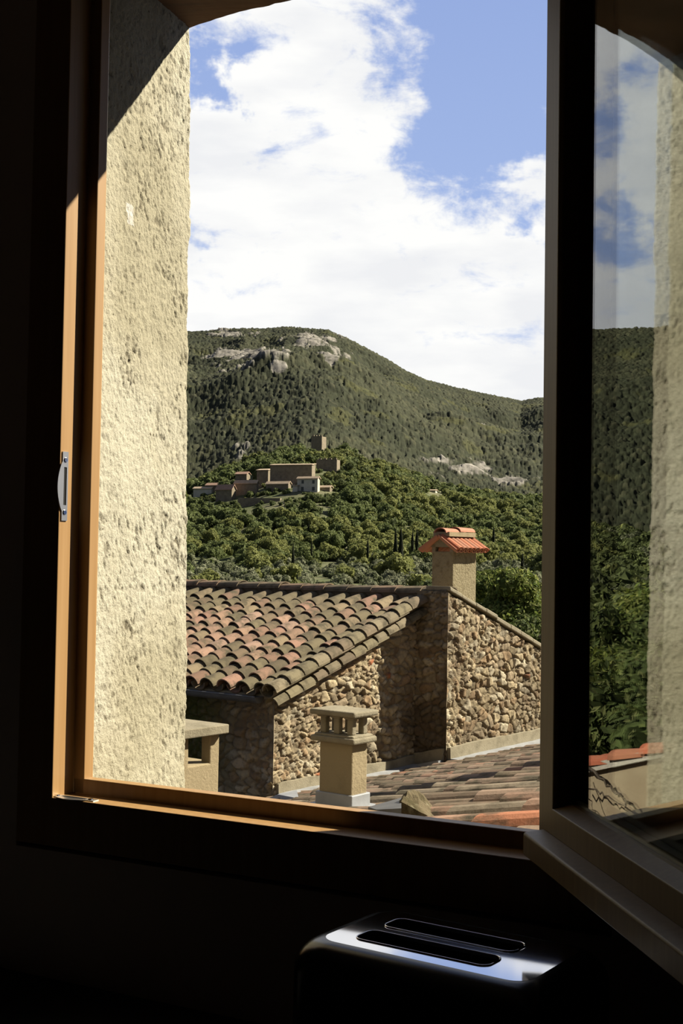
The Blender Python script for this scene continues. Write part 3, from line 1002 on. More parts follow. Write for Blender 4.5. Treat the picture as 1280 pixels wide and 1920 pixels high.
# ridge capping along the raised wall
mb2V, mb2F, mb2C = [], [], []
rg = np.random.RandomState(4)
V0, F0 = tile_arr(.44, .24, .22, .016, 8, True)
off = 0
for i in range(22):
    P = H(AK + .10, PJ - .02, RZ - .06) + (i * .36 - .02 + V0[:, 0])[:, None] * R + (V0[:, 1] * 1.15)[:, None] * G + (V0[:, 2] * .75 - V0[:, 0] * .03 + rg.uniform(-.006, .006) + .01)[:, None] * Z
    mb2V.append(P); mb2F.append(F0 + off); off += len(P)
    mb2C.append(np.tile(np.array([(.25, .19, .12), (.20, .155, .10), (.30, .20, .13)][rg.randint(3)]), (len(P), 1)))
me = npmesh('ridge_tiles', np.concatenate(mb2V), np.concatenate(mb2F), np.concatenate(mb2C), smooth=False)
o = link('ridge_tiles', me, M['tile'], house); tag(o, 'ridge capping of half round tiles with lichen')

# gutter
def gutter():
    n = 10
    r = .065
    c = H(-OV - .045, 0, EZ - OV * SLOPE - .005)
    prof = []
    for i in range(n + 1):
        a = pi * i / n
        prof.append((-r * cos(a), -r * sin(a)))
    prof += [((r - .006) * cos(pi * i / n), -(r - .006) * sin(pi * i / n)) for i in range(n + 1)]
    P = [c + G * x + Z * z - R * (-.02) for x, z in prof]
    mb = MB(); mb.prism(P, R * 6.3)
    # beaded front lip
    mb.tube([c - G * r + R * .02, c - G * r + R * 6.3], .010, 8)
    o = mb.build('gutter', M['zinc'], house)
    tag(o, 'half round zinc gutter below the eave')
    e = MB(); e.prism([c + G * x + Z * z + R * .015 for x, z in prof[:n + 1]], R * .006); e.build('end_cap', M['zinc'], o)


gutter()

# cement skirting and zinc flashing where the near roof meets the walls
def band(name, mtl, a0, a1, b, z_lo, z_hi, out, lab=None, parent=house, axis='G', seg=26, rough=.012):
    mb = MB()
    for i in range(seg):
        for_lo = []
    V = []
    n = seg + 1
    for i in range(n):
        t = i / seg
        a = a0 + (a1 - a0) * t
        j = rough * (vnoise(np.array([a * 6.0]), np.array([b * 3.3]), 2.0)[0] - .5) * 2
        k = rough * (vnoise(np.array([a * 9.0]), np.array([b * 1.3]), 7.0)[0] - .5) * 2
        if axis == 'G':
            base = nrz(a, b)
            V += [H(a, b - .06, base + z_lo), H(a, b + out, base + z_lo), H(a, b + out * .85 + .004, base + z_hi + j), H(a, b - .06, base + z_hi + j)]
        else:
            base = nrz(b, a)
            V += [H(b + .06, a, base + z_lo), H(b - out, a, base + z_lo), H(b - out * .85 - .004, a, base + z_hi + j), H(b + .06, a, base + z_hi + j)]
    Fc = []
    for i in range(seg):
        for q in range(4):
            Fc.append((i * 4 + q, i * 4 + (q + 1) % 4, (i + 1) * 4 + (q + 1) % 4, (i + 1) * 4 + q))
    Fc += [(0, 1, 2, 3), tuple(seg * 4 + q for q in (3, 2, 1, 0))]
    mb.add(V, Fc)
    o = mb.build(name, mtl, parent)
    if lab: o['label'] = lab
    return o


band('cement_skirting', M['cement'], AK, A_E2 + 1.2, PJ, .0, .205, .075, 'beige cement skirting under the right gable')
band('cement_skirting', M['cement'], .02, AK, 0, .0, .19, .07, 'cement skirting under the left gable')
band('cement_skirting', M['cement'], -.02, PJ, AK, .0, .2, .07, axis='R')

# ------------------------------------------------------------------ near roof building
near = empty('tiled_outbuilding', tuple(H(0, 2, -8)))
tag(near, 'lower building below the window with weathered clay tile roof', 'building')
sl3 = sqrt(1 + NRB ** 2)
xd3 = (-R + Z * NRB) / sl3
nd3 = np.cross(G + Z * NRS, -R + Z * NRB); nd3 /= np.linalg.norm(nd3)
if nd3[2] < 0: nd3 = -nd3
AN0, AN1, BN1 = -8.6, 6.4, 7.4


def wall_clear(a, b):
    """stay clear of our own facade"""
    return (C0 + G * a - R * b) @ NN > NO + .25


polyn = [(AN1, 0), (AN1, BN1), (-3.0, BN1), (AN0, 6.6), (AN0, 0)]
polyn = [p for p in polyn]
mb = MB()
mb.prism([H(a, b, nrz(a, b) - .02) for a, b in polyn], Z * -.13)
o = mb.build('roof_bed', M['cement_light'], near)
mb = MB()
pw_ = [(AN1 - .2, .2), (AN1 - .2, BN1 - .2), (-3.0, BN1 - .2), (AN0 + .2, 6.3), (AN0 + .2, .2)]
mb.add([H(a, b, -8) for a, b in pw_] + [H(a, b, nrz(a, b) - .1) for a, b in pw_], [tuple(range(5)), tuple(range(5, 10))] + [(i, (i + 1) % 5, 5 + (i + 1) % 5, 5 + i) for i in range(5)])
o = mb.build('rendered_walls', M['cement_light'], near)


_h = hit(975, 1531, nd3, H(0, 0, nrz(0, 0) + .10) @ nd3)
_oc = round(((_h - C0) @ G - AN0 - .05) / .26); _or = int((-((_h - C0) @ R) - .16) * sl3 / .43)


def nearcol(c, r, rg, up):
    if up and c == _oc and _or - 1 <= r: return (.62, .25, .13)
    if up and c == _oc + 1 and _or - 1 <= r: return (.55, .34, .23)
    if rg.rand() < .09: return [(.46, .24, .15), (.44, .27, .18)][rg.randint(2)]
    return [(.34, .235, .16), (.28, .20, .13), (.40, .28, .195), (.24, .18, .115), (.36, .29, .20)][rg.randint(5)]


nt = tile_field('tile_roof', H(AN0, .16, nrz(AN0, .16)), xd3, G, nd3, 58, 18, .26, .43, .53, .215, .175, 12, M['tile'], near, PAL, 21, y0=.05, colfun=nearcol, base_lift=-.02, jit=1.6, chan=.055,
                keep=lambda P: P.mean(0) @ NN > NO + .30)
tag(nt, 'near roof of long weathered clay tiles rising towards the window')

band('zinc_flashing', M['lead'], AK, A_E2 + 1.2, PJ + .075, -.02, .062, .10, 'pale zinc flashing strip at the foot of the right gable', parent=near, rough=.004)
band('zinc_flashing', M['lead'], .02, AK, .075, -.02, .075, .10, 'zinc flashing at the foot of the left gable', parent=near, rough=.006)
band('zinc_flashing', M['lead'], .08, PJ, AK - .07, -.02, .07, .08, parent=near, axis='R', rough=.005)
# mortar bed piled in the corner left of the small chimney
def lump(name, pts, m, parent, seed=1, amp=.03, sub=3, label=None, flat=None):
    """convex-ish stone grown from a hull of points, roughened"""
    bm = bmesh.new()
    for p in pts: bm.verts.new(tuple(p))
    bmesh.ops.convex_hull(bm, input=bm.verts)
    bmesh.ops.delete(bm, geom=[v for v in bm.verts if not v.link_faces], context='VERTS')
    bmesh.ops.subdivide_edges(bm, edges=bm.edges, cuts=sub, use_grid_fill=True, smooth=0.0)
    me = bpy.data.meshes.new(name); bm.normal_update()
    vs = np.array([v.co[:] for v in bm.verts]); ns = np.array([v.normal[:] for v in bm.verts])
    ext = np.ptp(vs, axis=0).max()
    k = fbm(vs[:, 0] * 4 / ext + seed, vs[:, 1] * 4 / ext, vs[:, 2] * 4 / ext, 3) - .5 + .5 * (fbm(vs[:, 0] * 14 / ext + seed, vs[:, 1] * 14 / ext, vs[:, 2] * 14 / ext, 3) - .5)
    vs = vs + ns * (k * amp * 2)[:, None]
    for v, q in zip(bm.verts, vs): v.co = q
    bm.to_mesh(me); bm.free()
    o = link(name, me, m, parent)
    if label: o['label'] = label
    return o


def on_near(px, py, dz=0.0):
    """point of the near roof plane seen at a pixel"""
    n = nd3
    c = H(0, 0, nrz(0, 0) + dz) @ n
    return hit(px, py, n, c)


p0, p1, p2, p3 = on_near(455, 1500), on_near(530, 1500), on_near(545, 1478), hit(500, 1474, R, gpl)
lump('mortar_bed', [p0, p1, p2, p3 + Z * .02, p0 - R * .1, p3 - R * .05 + Z * .05], M['cement_light'], near, 3, .02, label='pile of mortar filling the corner beside the stone wall')
mb = MB()
a, b_, c_ = on_near(496, 1502, .06), on_near(560, 1500, .06), on_near(556, 1484, .10)
d_ = on_near(520, 1492, .10)
mb.prism([a, b_, c_, d_], Z * .012)
o = mb.build('zinc_offcut', M['lead'], near); tag(o, 'crumpled zinc flashing tucked into the corner')


# small chimney on the near roof
def block(mb, o, a0, a1, b0, b1, z0, z1, Ga=G, Ra=R):
    mb.prism([o + Ga * a0 - Ra * b0 + Z * z0, o + Ga * a1 - Ra * b0 + Z * z0, o + Ga * a1 - Ra * b1 + Z * z0, o + Ga * a0 - Ra * b1 + Z * z0], Z * (z1 - z0))


base = on_near(658, 1515, .10)
depth = base[1]
ppm = F_PX / depth
def zat(py, o=None, px=658):
    d = px_dir(px, py); q = base if o is None else o
    return d[2] / sqrt(d[0] ** 2 + d[1] ** 2) * sqrt(q[0] ** 2 + q[1] ** 2)
wR = 61 / ppm / (.788 + .0 * .616)
wG = 29 / ppm / (.616 - .01)
zt_shaft = zat(1395); zt_slab = zat(1331); zb_slab = zat(1345)
print('small chimney depth %.2f wR %.2f wG %.2f base z %.2f top %.2f %.2f' % (depth, wR, wG, base[2], zt_shaft, zt_slab))
B0 = np.array([base[0], base[1], 0.0])
small_root = empty('chimney', tuple(base)); small_root.parent = near; small_root.location = Vector(base) - near.location
tag(small_root, 'small rendered chimney with open twin-slot top and flat slab, standing on the near roof')
mb = MB(); block(mb, B0, 0, wG, 0, -wR, base[2] - .45, zt_shaft)
o = mb.build('chimney_shaft', M['cement_light'], small_root); bev(o, .006)
mb = MB(); block(mb, B0, -.032, wG + .032, .032, -wR - .032, zt_shaft - .001, zt_shaft + .026)
block(mb, B0, -.02, wG + .02, .02, -wR - .02, zt_shaft + .02, zt_shaft + .036)
o = mb.build('chimney_cornice', M['cement'], small_root); bev(o, .008)
mb = MB()
pw = .032
for a in (0, wG - pw):
    for b in (0, -wR + pw, -wR / 2 + pw / 2):
        mb = MB()
        block(mb, B0, a, a + pw, b, b - pw, zt_shaft + .035, zb_slab + .002)
        if True:
            block(mb, B0, a - .01, a + pw + .01, b + .012, b - pw - .012, zb_slab - .012, zb_slab + .002)
        o = mb.build('chimney_post', M['cement'], small_root); bev(o, .006)
mb = MB(); block(mb, B0, -.036, wG + .036, .036, -wR - .036, zb_slab, zb_slab + .026)
o = mb.build('chimney_slab', M['cement'], small_root); bev(o, .008)
mb = MB(); block(mb, B0, -.012, wG + .012, .012, -wR - .012, base[2] - .2, base[2] + .055)
block(mb, B0, -.05, wG + .06, .05, -wR - .05, base[2] - .2, base[2] - .004)
o = mb.build('zinc_apron', M['lead'], small_root); bev(o, .004)

# stone weighing down tiles
s0 = on_near(752, 1531, .10); s1 = on_near(826, 1531, .10)
def at_d(px, py, d):
    v = px_dir(px, py); return v * (d / v[1])
dd = s0[1]
lump('weight_stone', [at_d(750, 1532, dd), at_d(822, 1532, dd), at_d(822, 1526, dd), at_d(756, 1494, dd), at_d(764, 1484, dd), at_d(782, 1482, dd + .08), at_d(752, 1540, dd - .1), at_d(812, 1538, dd - .12), at_d(756, 1508, dd - .1),
     at_d(830, 1524, dd + .3), at_d(792, 1484, dd + .3), at_d(770, 1530, dd + .35)], M['fieldstone'], None, 5, .035)
st = bpy.data.objects['weight_stone']; tag(st, 'angular mossy stone lying on the near tile roof', 'stone')
v1 = on_near(690, 1524, .13); v2 = on_near(752, 1506, .13)
mb = MB(); mb.prism([v1, v2, on_near(752, 1528, .13), on_near(706, 1530, .13)], Z * .02)
o = mb.build('lead_patch', M['zinc'], near)

# second chimney of the near building, off to the right: its shadow lies across the tiles
tipp = on_near(800, 1474, .08)
sd_ = np.array([sin(SUN_AZ), cos(SUN_AZ), 0]) * 2.3
cq = tipp + sd_; CQ = np.array([cq[0], cq[1], 0.0])
sch = empty('chimney', tuple(cq)); sch.parent = near; sch.location = Vector(cq) - near.location
tag(sch, 'plain rendered chimney at the right end of the near roof, hidden by the sash')
mb = MB(); block(mb, CQ, -.26, .26, -.26, .26, cq[2] - .6, tipp[2] + 2.3 * tan(SUN_EL) - .05)
mb.build('chimney_shaft', M['cement_light'], sch)
mb = MB(); block(mb, CQ, -.30, .30, -.30, .30, tipp[2] + 2.3 * tan(SUN_EL) - .05, tipp[2] + 2.3 * tan(SUN_EL))
mb.build('chimney_slab', M['cement'], sch)

# far chimney with its tiled cap, on the rear slope of the stone house
cb = px_dir(848, 1120)
fd = K[1] + 1.2
FB = cb * (fd / cb[1])
ppm = F_PX / fd
fR = 40 / ppm / (.788 + .088 * .616); fG = 45 / ppm / (.616 - .088 * .788)
FZ = lambda py: (px_dir(848, py) * (fd / px_dir(848, py)[1]))[2]
F0_ = np.array([FB[0], FB[1], 0.0])
fch = empty('chimney', tuple(FB)); fch.parent = house; fch.location = Vector(FB) - house.location
tag(fch, 'tall rendered chimney with bright orange tiled cap behind the ridge')
z_op, z_top = FZ(1034), FZ(1024)
mb = MB(); block(mb, F0_, 0, fG, 0, -fR, FZ(1180), z_op)
o = mb.build('chimney_shaft', M['chimney_render'], fch); bev(o, .01)
mb = MB()
for a in (0, fG - .07):
    for b in (0, -fR + .05):
        mb = MB(); block(mb, F0_, a, a + .07, b, b - .05, z_op - .01, z_top + .01)
        o = mb.build('chimney_post', M['vill_stone'], fch)
# cap: ridge along G, slopes fall along -R and +R
ov, ovg = .10, .06
mr = -fR / 2
zr = FZ(1004); ze = FZ(1028)
mb = MB()
mb.prism([F0_ + G * (-.04) - R * (ov * .55) + Z * (ze + .015), F0_ + G * (-.04) - R * (-fR - ov * .55) + Z * (ze + .015), F0_ + G * (-.04) - R * mr + Z * (zr + .01)], G * (fG + .08))
o = mb.build('cap_core', M['chimney_render'], fch)
half = fR / 2 + ov
rise = zr - ze + .03
sk = sqrt(half ** 2 + rise ** 2)
for sg in (1, -1):
    eave = F0_ + G * (-ovg + .045) - R * (mr + sg * half) + Z * (ze - .045)
    xx = (R * sg * half + Z * rise) / sk
    nn_ = np.cross(xx, G) * (1 if np.cross(xx, G)[2] > 0 else -1)
    o = tile_field('cap_tiles', eave, xx, G, nn_, 7, 1, (fG + 2 * ovg - .09) / 6, sk, sk, .125, .105, 8, M['tile_new'], fch, None, 31, colfun=lambda c, r, rg, up: (.60, .20, .10) if rg.rand() < .6 else (.56, .25, .15), base_lift=-.035, jit=.2)
V0, F0t = tile_arr(1.0, .17, .15, .014, 8, True)
Vs, Fs, off = [], [], 0
hl = (fG + 2 * ovg) / 2
for i in range(2):
    X = V0[:, 0] * (hl + .03) + i * hl - ovg
    P = F0_ + X[:, None] * G + (V0[:, 1] * 1.1)[:, None] * R - R * mr + (V0[:, 2] * .8 + (i) * .018 + zr + .035)[:, None] * Z
    Vs.append(P); Fs.append(F0t + off); off += len(P)
me = npmesh('cap_ridge_tiles', np.concatenate(Vs), np.concatenate(Fs), np.tile((.62, .27, .17), (off, 1)), smooth=False)
link('cap_ridge_tiles', me, M['tile_new'], fch)
mb = MB()
block(mb, F0_, -ovg + .03, fG + ovg - .02, mr + .12, mr - .12, zr - .01, zr + .045)
mb.build('cap_mortar', M['cement_light'], fch)

# ------------------------------------------------------------------ larger chimney close by, cut by the reveal
dch = 7.4
pch = at_d(409, 1502, dch)
print('left chimney depth', dch)
CB0 = np.array([pch[0], pch[1], 0.0])
pz = lambda px, py: (px_dir(px, py) * (dch / px_dir(px, py)[1]))[2]
bch = empty('chimney', tuple(pch)); bch.parent = near; bch.location = Vector(pch) - near.location
tag(bch, 'broad rendered chimney with overhanging concrete slab beside the left reveal')
um = F_PX / dch * (.616 + .1 * .788)
Wc, Dc = 95 / um, .34
cb_ = lambda mb, a0, a1, b0, b1, z0, z1: block(mb, CB0, a0, a1, b0, b1, z0, z1)
zs_b, zs_t = pz(412, 1374), pz(412, 1357)
zo_b = pz(400, 1428)
mb = MB(); cb_(mb, -Wc, 0, 0, -Dc, pch[2] - .4, zo_b)
o = mb.build('chimney_shaft', M['cement_light'], bch); bev(o, .008)
mb = MB()
wp = 17 / um
for a0, a1 in ((-wp, 0), (-wp - 56 / um, -wp - 39 / um), (-Wc, -Wc + .02)):
    for b0, b1 in ((0, -.07), (-Dc + .07, -Dc)):
        mb = MB(); cb_(mb, a0, a1, b0, b1, zo_b - .01, zs_b + .01)
        o = mb.build('chimney_post', M['cement_light'], bch); bev(o, .006)
mb = MB(); cb_(mb, -Wc - .04, 6 / um, .05, -Dc - .05, zs_b, zs_t)
o = mb.build('chimney_slab', M['cement'], bch); bev(o, .006)


# ================================================================== LANDSCAPE
def azpx(x):      # azimuth (to the left, degrees) of a pixel column near the horizon
    return np.degrees(np.arctan((640.0 - np.asarray(x, float)) / F_PX))


def elpx(x, y):   # tangent of elevation of a pixel
    return ((1048.0 + 0.0157 * (np.asarray(x, float) - 640)) - np.asarray(y, float)) / F_PX


# hill skyline (pixel row of the crest of the village hill) and the far mountain
HX = [-1500, -700, -200, 200, 343, 372, 430, 500, 560, 600, 640, 680, 740, 800, 880, 1005, 1300]
HY = [1000, 985, 950, 925, 922, 918, 892, 868, 852, 850, 858, 876, 892, 916, 936, 948, 960]
MX = [-1600, -1000, -640, -300, 0, 200, 343, 395, 440, 500, 530, 575, 610, 630, 650, 690, 725, 760, 800, 850, 900, 940, 975, 1005, 1100, 1300, 1700]
MY = [600, 590, 598, 604, 620, 632, 625, 622, 617, 616, 613, 616, 618, 628, 636, 657, 676, 698, 715, 728, 740, 748, 756, 750, 752, 775, 830]


def ground_h(X, Y):
    """height of the valley and the village hill"""
    d = np.hypot(X, Y)
    x = 640 + F_PX * (X / np.maximum(Y, 1e-3))
    x = np.clip(x, -1500, 1300)
    yc = np.interp(x, HX, HY)
    # pixel row of the ground as a function of distance
    dd = [0, 40, 90, 170, 250, 330, 430, 540, 640]
    fr = [1, 1, 1, 1, 1, 1, 0, 0, 0]
    y330 = 1082.0
    hc = elpx(x, yc) * 660
    h330 = elpx(x, y330) * 330
    t = np.clip((d - 330) / (660 - 330), 0, 1)
    hill = h330 + (hc - h330) * (0.15 * t + 0.85 * sstep(0.05, 1.0, t) ** 1.1)
    back = hc - (d - 660) * 0.18
    near_ = np.interp(d, [0, 30, 60, 110, 180, 330], [-9, -9, -8.5, -9.5, -9.5, 0])
    t2 = sstep(180, 330, d)
    low = near_ * (d < 180) + (-9.5 * (1 - t2) + h330 * t2) * (d >= 180)
    h = np.where(d < 330, low, np.where(d < 660, hill, np.maximum(back, hc - 45)))
    return h + (fbm(X / 60, Y / 60, 1.0, 3) - .5) * 3.0 * sstep(80, 300, d)


def polar_mesh(name, azs, ds, hf, m, kind=None, cf=None):
    A, Dm = np.meshgrid(np.radians(azs), ds, indexing='ij')
    X, Y = -np.sin(A) * Dm, np.cos(A) * Dm
    h, C, dX, dY = hf(X, Y, A, Dm)
    V = np.stack([X + dX, Y + dY, h], -1)
    me = npmesh(name, V.reshape(-1, 3), gridfaces(len(azs), len(ds))[:, ::-1], None if C is None else C.reshape(-1, 3))
    o = link(name, me, m)
    return o


azs = np.linspace(50, -60, 420)
ds = np.concatenate([np.linspace(3.0, 60, 20), np.linspace(66, 900, 200)])
o = polar_mesh('ground', azs, ds, lambda X, Y, A, D_: (ground_h(X, Y), None, 0, 0), M['ground'])
tag(o, kind='structure')


def mountain_h(X, Y, A, D_):
    azd = np.degrees(A)
    x = 640 - F_PX * np.tan(A)
    my = np.interp(x, MX, MY)
    crest = np.interp(azd, [-12, 9, 20, 45], [1900, 1750, 1300, 1250])
    foot = np.interp(azd, [-12, 9, 20, 45], [760, 760, 640, 600])
    hc = elpx(x, my) * crest
    t = (D_ - foot) / (crest - foot)
    # foot height so that the base hides behind the village hill
    hfoot = elpx(x, np.interp(x, HX, HY) + 30) * foot
    prof = t ** 0.92
    h = hfoot + (hc - hfoot) * np.where(t <= 1, prof, 1 - (t - 1) * 1.2)
    g = (fbm(X / 260 + 3, Y / 260, 2.0, 5, .55) - .5)
    gul = np.abs(fbm(X / 170 + 11, Y / 300, 7.0, 4, .55) - .5)
    relief = (95 * g - 70 * gul + 12)
    taper = sstep(0, .25, t) * sstep(1.0, .72, t)
    h = h + relief * taper * np.interp(azd, [-12, 9, 20], [1, 1, .55])
    # canopy
    k = 1 / np.interp(D_, [600, 1900], [5.0, 6.5])
    f1, f2, r1, r2 = cells(X * .25, Y * .25, .9, 1)
    f1b, _, r1b, r2b = cells(X * .45, Y * .45, .9, 6)
    dome = np.sqrt(np.clip(1 - (f1 / .72) ** 2, 0, 1)) * (.8 + 1.9 * r1) + np.sqrt(np.clip(1 - (f1b / .7) ** 2, 0, 1)) * 1.1 * r1b
    # limestone outcrops
    def blob(cx, cy, rx, ry):
        py = 1048 + .0157 * (x - 640) - F_PX * h / D_
        return np.clip(1.25 - np.sqrt(((x - cx) / rx) ** 2 + ((py - cy) / ry) ** 2), 0, 1)
    reg = np.zeros_like(X)
    for cx, cy, rx, ry, s_ in ((470, 668, 95, 15, 1.0), (575, 640, 75, 22, .85), (620, 668, 60, 22, .85), (430, 628, 75, 10, .8), (500, 690, 140, 26, .6), (800, 868, 100, 14, .82), (900, 885, 120, 16, .74), (960, 905, 60, 24, .8), (450, 850, 60, 22, .6), (720, 860, 70, 16, .7), (890, 800, 40, 20, .45)):
        reg = np.maximum(reg, s_ * blob(cx, cy, rx, ry))
    rk = fbm(X / 16, Y / 28, 33.0, 5, .62)
    rock = sstep(.555, .62, rk * .62 + reg * .36 + .16 * (fbm(X / 9, Y / 14, 3.0, 4, .7) - .3)) * (reg > .01)
    rock = np.clip(rock, 0, 1)
    steep = (fbm(X / 22, Y / 9, 5.0, 4) - .5) * 14 * rock
    h2 = h + dome * (1 - rock) + steep + 2.0 * rock
    ca = np.array([.064, .073, .041]); cb = np.array([.092, .099, .055]); cc = np.array([.12, .12, .07]); ce = 0
    big = fbm(X / 90, Y / 90, 50.0, 4, .6)[..., None]
    C = ca + (cb - ca) * sstep(.42, .62, big)
    C = C * (.50 + .44 * r2[..., None])
    C = np.where((r1[..., None] > .9), C * .5 + cc * .5, C)
    yel = (sstep(.66, .70, fbm(X / 24 + 9, Y / 24, 61.0, 4)))[..., None]
    C = C * (1 - .6 * yel) + np.array([.115, .118, .045]) * .6 * yel
    C = C * (1 - .0 * yel)
    rc = np.array([.40, .375, .33]) * (0.35 + 1.1 * fbm(X / 6, Y / 6, 71.0, 4, .7))[..., None]
    C = C * (1 - rock[..., None]) + rc * rock[..., None]
    return h2, C, 0, 0


def mount(name, azs, n1, label, cat):
    fr_ = np.linspace(0, 1, n1)
    A, F_ = np.meshgrid(np.radians(azs), fr_, indexing='ij')
    azd = np.degrees(A)
    crest = np.interp(azd, [-12, 9, 20, 45], [1900, 1750, 1300, 1250]); foot = np.interp(azd, [-12, 9, 20, 45], [760, 760, 640, 600])
    D_ = foot + (crest * 1.06 - foot) * F_
    X, Y = -np.sin(A) * D_, np.cos(A) * D_
    h, C, _, _ = mountain_h(X, Y, A, D_)
    V = np.stack([X, Y, h], -1)
    me = npmesh(name, V.reshape(-1, 3), gridfaces(len(azs), n1)[:, ::-1], C.reshape(-1, 3))
    o = link(name, me, M['mount'])
    tag(o, label, cat)
    return o


az_all = np.concatenate([np.linspace(46, 34, 40)[:-1], np.linspace(34, 23, 330)[:-1], np.linspace(23, 8.2, 90)[:-1], np.linspace(8.2, -9.6, 640)[:-1], np.linspace(-9.6, -26, 260)[:-1], np.linspace(-26, -40, 50)])
mount('mountain', az_all, 400, 'long forested mountain ridge with pale limestone outcrops behind the village hill', 'mountain')


# ------------------------------------------------------------------ trees
def ico(sub):
    bm = bmesh.new(); bmesh.ops.create_icosphere(bm, subdivisions=sub, radius=1.0)
    V = np.array([v.co[:] for v in bm.verts]); Fc = np.array([[v.index for v in f.verts] for f in bm.faces]); bm.free()
    return V, Fc


ICO2, ICO3, ICO1 = ico(2), ico(3), ico(1)


def crown_arr(seed, blobs=9, sub=1, tall=1.0, leaves=900, lsize=.085):
    rg = np.random.RandomState(seed)
    V0, F0 = {1: ICO1, 2: ICO2, 3: ICO3}[sub]
    Vs, Fs, off = [], [], 0
    cs, rs = [], []
    for i in range(blobs):
        if i == 0: c = np.array([0, 0, .55]); r = .60
        else:
            a = rg.uniform(0, 2 * pi); q = rg.uniform(.25, .66)
            c = np.array([cos(a) * q, sin(a) * q, rg.uniform(.22, .98)]); r = rg.uniform(.22, .42)
        cs.append(c); rs.append(r)
        n = fbm(V0[:, 0] * 2.2 + seed + i * 3, V0[:, 1] * 2.2 + i, V0[:, 2] * 2.2, 3, .65) - .5
        V = c + V0 * (r * .84 * (1 + n * .7))[:, None]
        Vs.append(V); Fs.append(F0 + off); off += len(V)
    cs, rs = np.array(cs), np.array(rs)
    w = rs ** 2; w /= w.sum()
    b = rg.choice(blobs, size=leaves, p=w)
    v = rg.normal(size=(leaves, 3)); v[:, 2] += .35; v /= np.linalg.norm(v, axis=1)[:, None]
    P = cs[b] + v * (rs[b] * rg.uniform(.78, 1.10, leaves))[:, None]
    nrm = v + rg.normal(size=(leaves, 3)) * .55; nrm /= np.linalg.norm(nrm, axis=1)[:, None]
    t = np.cross(nrm, rg.normal(size=(leaves, 3))); t /= np.linalg.norm(t, axis=1)[:, None]
    q = np.cross(nrm, t)
    L_ = lsize * rg.uniform(.6, 1.4, leaves)[:, None]
    T_ = np.stack([P - t * L_, P + t * L_ * .6 + q * L_ * .9, P + t * L_ * .6 - q * L_ * .9], 1).reshape(-1, 3)
    Vs.append(T_); Fs.append(np.arange(leaves * 3).reshape(-1, 3) + off)
    V = np.concatenate(Vs); V[:, 2] = V[:, 2] * tall
    return V, np.concatenate(Fs)


def cyp_arr(seed):
    rg = np.random.RandomState(seed)
    nz, na = 22, 12
    V = []
    for i in range(nz):
        t = i / (nz - 1)
        r = (sin(pi * min(t * 1.15 + .06, 1) ** .75) ** .8) * (1 - t * .35) if t < .98 else .02
        r = max(r, .03)
        for k in range(na):
            a = 2 * pi * k / na
            rr = r * (1 + .45 * (vnoise(np.array([k * 1.7 + seed]), np.array([i * .9]), 1.0)[0] - .5))
            V.append((rr * cos(a), rr * sin(a), t))
    Fc = [(i * na + k, i * na + (k + 1) % na, (i + 1) * na + (k + 1) % na, (i + 1) * na + k) for i in range(nz - 1) for k in range(na)]
    return np.array(V), np.array(Fc)


def ray_ground(px, py, dmin=150, dmax=690):
    v = px_dir(px, py); v = v / v[1]
    prev = None
    for y in np.arange(dmin, dmax, 3.0):
        p = v * y
        if ground_h(np.array([p[0]]), np.array([p[1]]))[0] >= p[2]: return p
    return v * dmax


# buildings of the village: keep trees off them
BUILD_PX = [(400, 908, 443, 938), (358, 913, 402, 924), (436, 902, 486, 920), (440, 886, 470, 900), (480, 866, 592, 898), (496, 903, 545, 916), (546, 892, 624, 922), (590, 860, 638, 880), (582, 816, 612, 838), (445, 932, 530, 940), (804, 917, 822, 924)]
BUILD_D = [ray_ground((b[0] + b[2]) / 2, b[3])[1] for b in BUILD_PX]


def pj(P):
    w = P @ _fw
    return 640 + F_PX * (P @ _ri) / w, 960 - F_PX * (P @ _up) / w


crowns = {}
for kind, (mt, n) in {'a': ('leaf_a', 3), 'b': ('leaf_b', 2), 'c': ('leaf_c', 2)}.items():
    for i in range(n):
        V, Fc = crown_arr(100 + ord(kind) * 7 + i, 12, 1, .95 if kind != 'c' else .8, 1500, .075)
        me = npmesh('broadleaf_tree', V, Fc, None, smooth=False); me.materials.append(M[mt]); crowns[(kind, i)] = me

rgt = np.random.RandomState(11)
cands = []
# scatter on the ground by a jittered world grid, spacing growing with distance
def scatter(az0, az1, d0, d1, sp):
    out = []
    x0 = -sin(radians(az0)) * d1; x1 = -sin(radians(az1)) * d1
    lo_, hi_ = min(x0, x1, 0) - 20, max(x0, x1, 0) + 20
    for gx in np.arange(lo_, hi_, sp):
        for gy in np.arange(d0 * .7, d1, sp):
            X, Y = gx + rgt.uniform(-.42, .42) * sp, gy + rgt.uniform(-.42, .42) * sp
            d = math.hypot(X, Y); a = math.degrees(math.atan2(-X, Y))
            if d0 <= d < d1 and az1 <= a <= az0: out.append((X, Y, d, a))
    return out


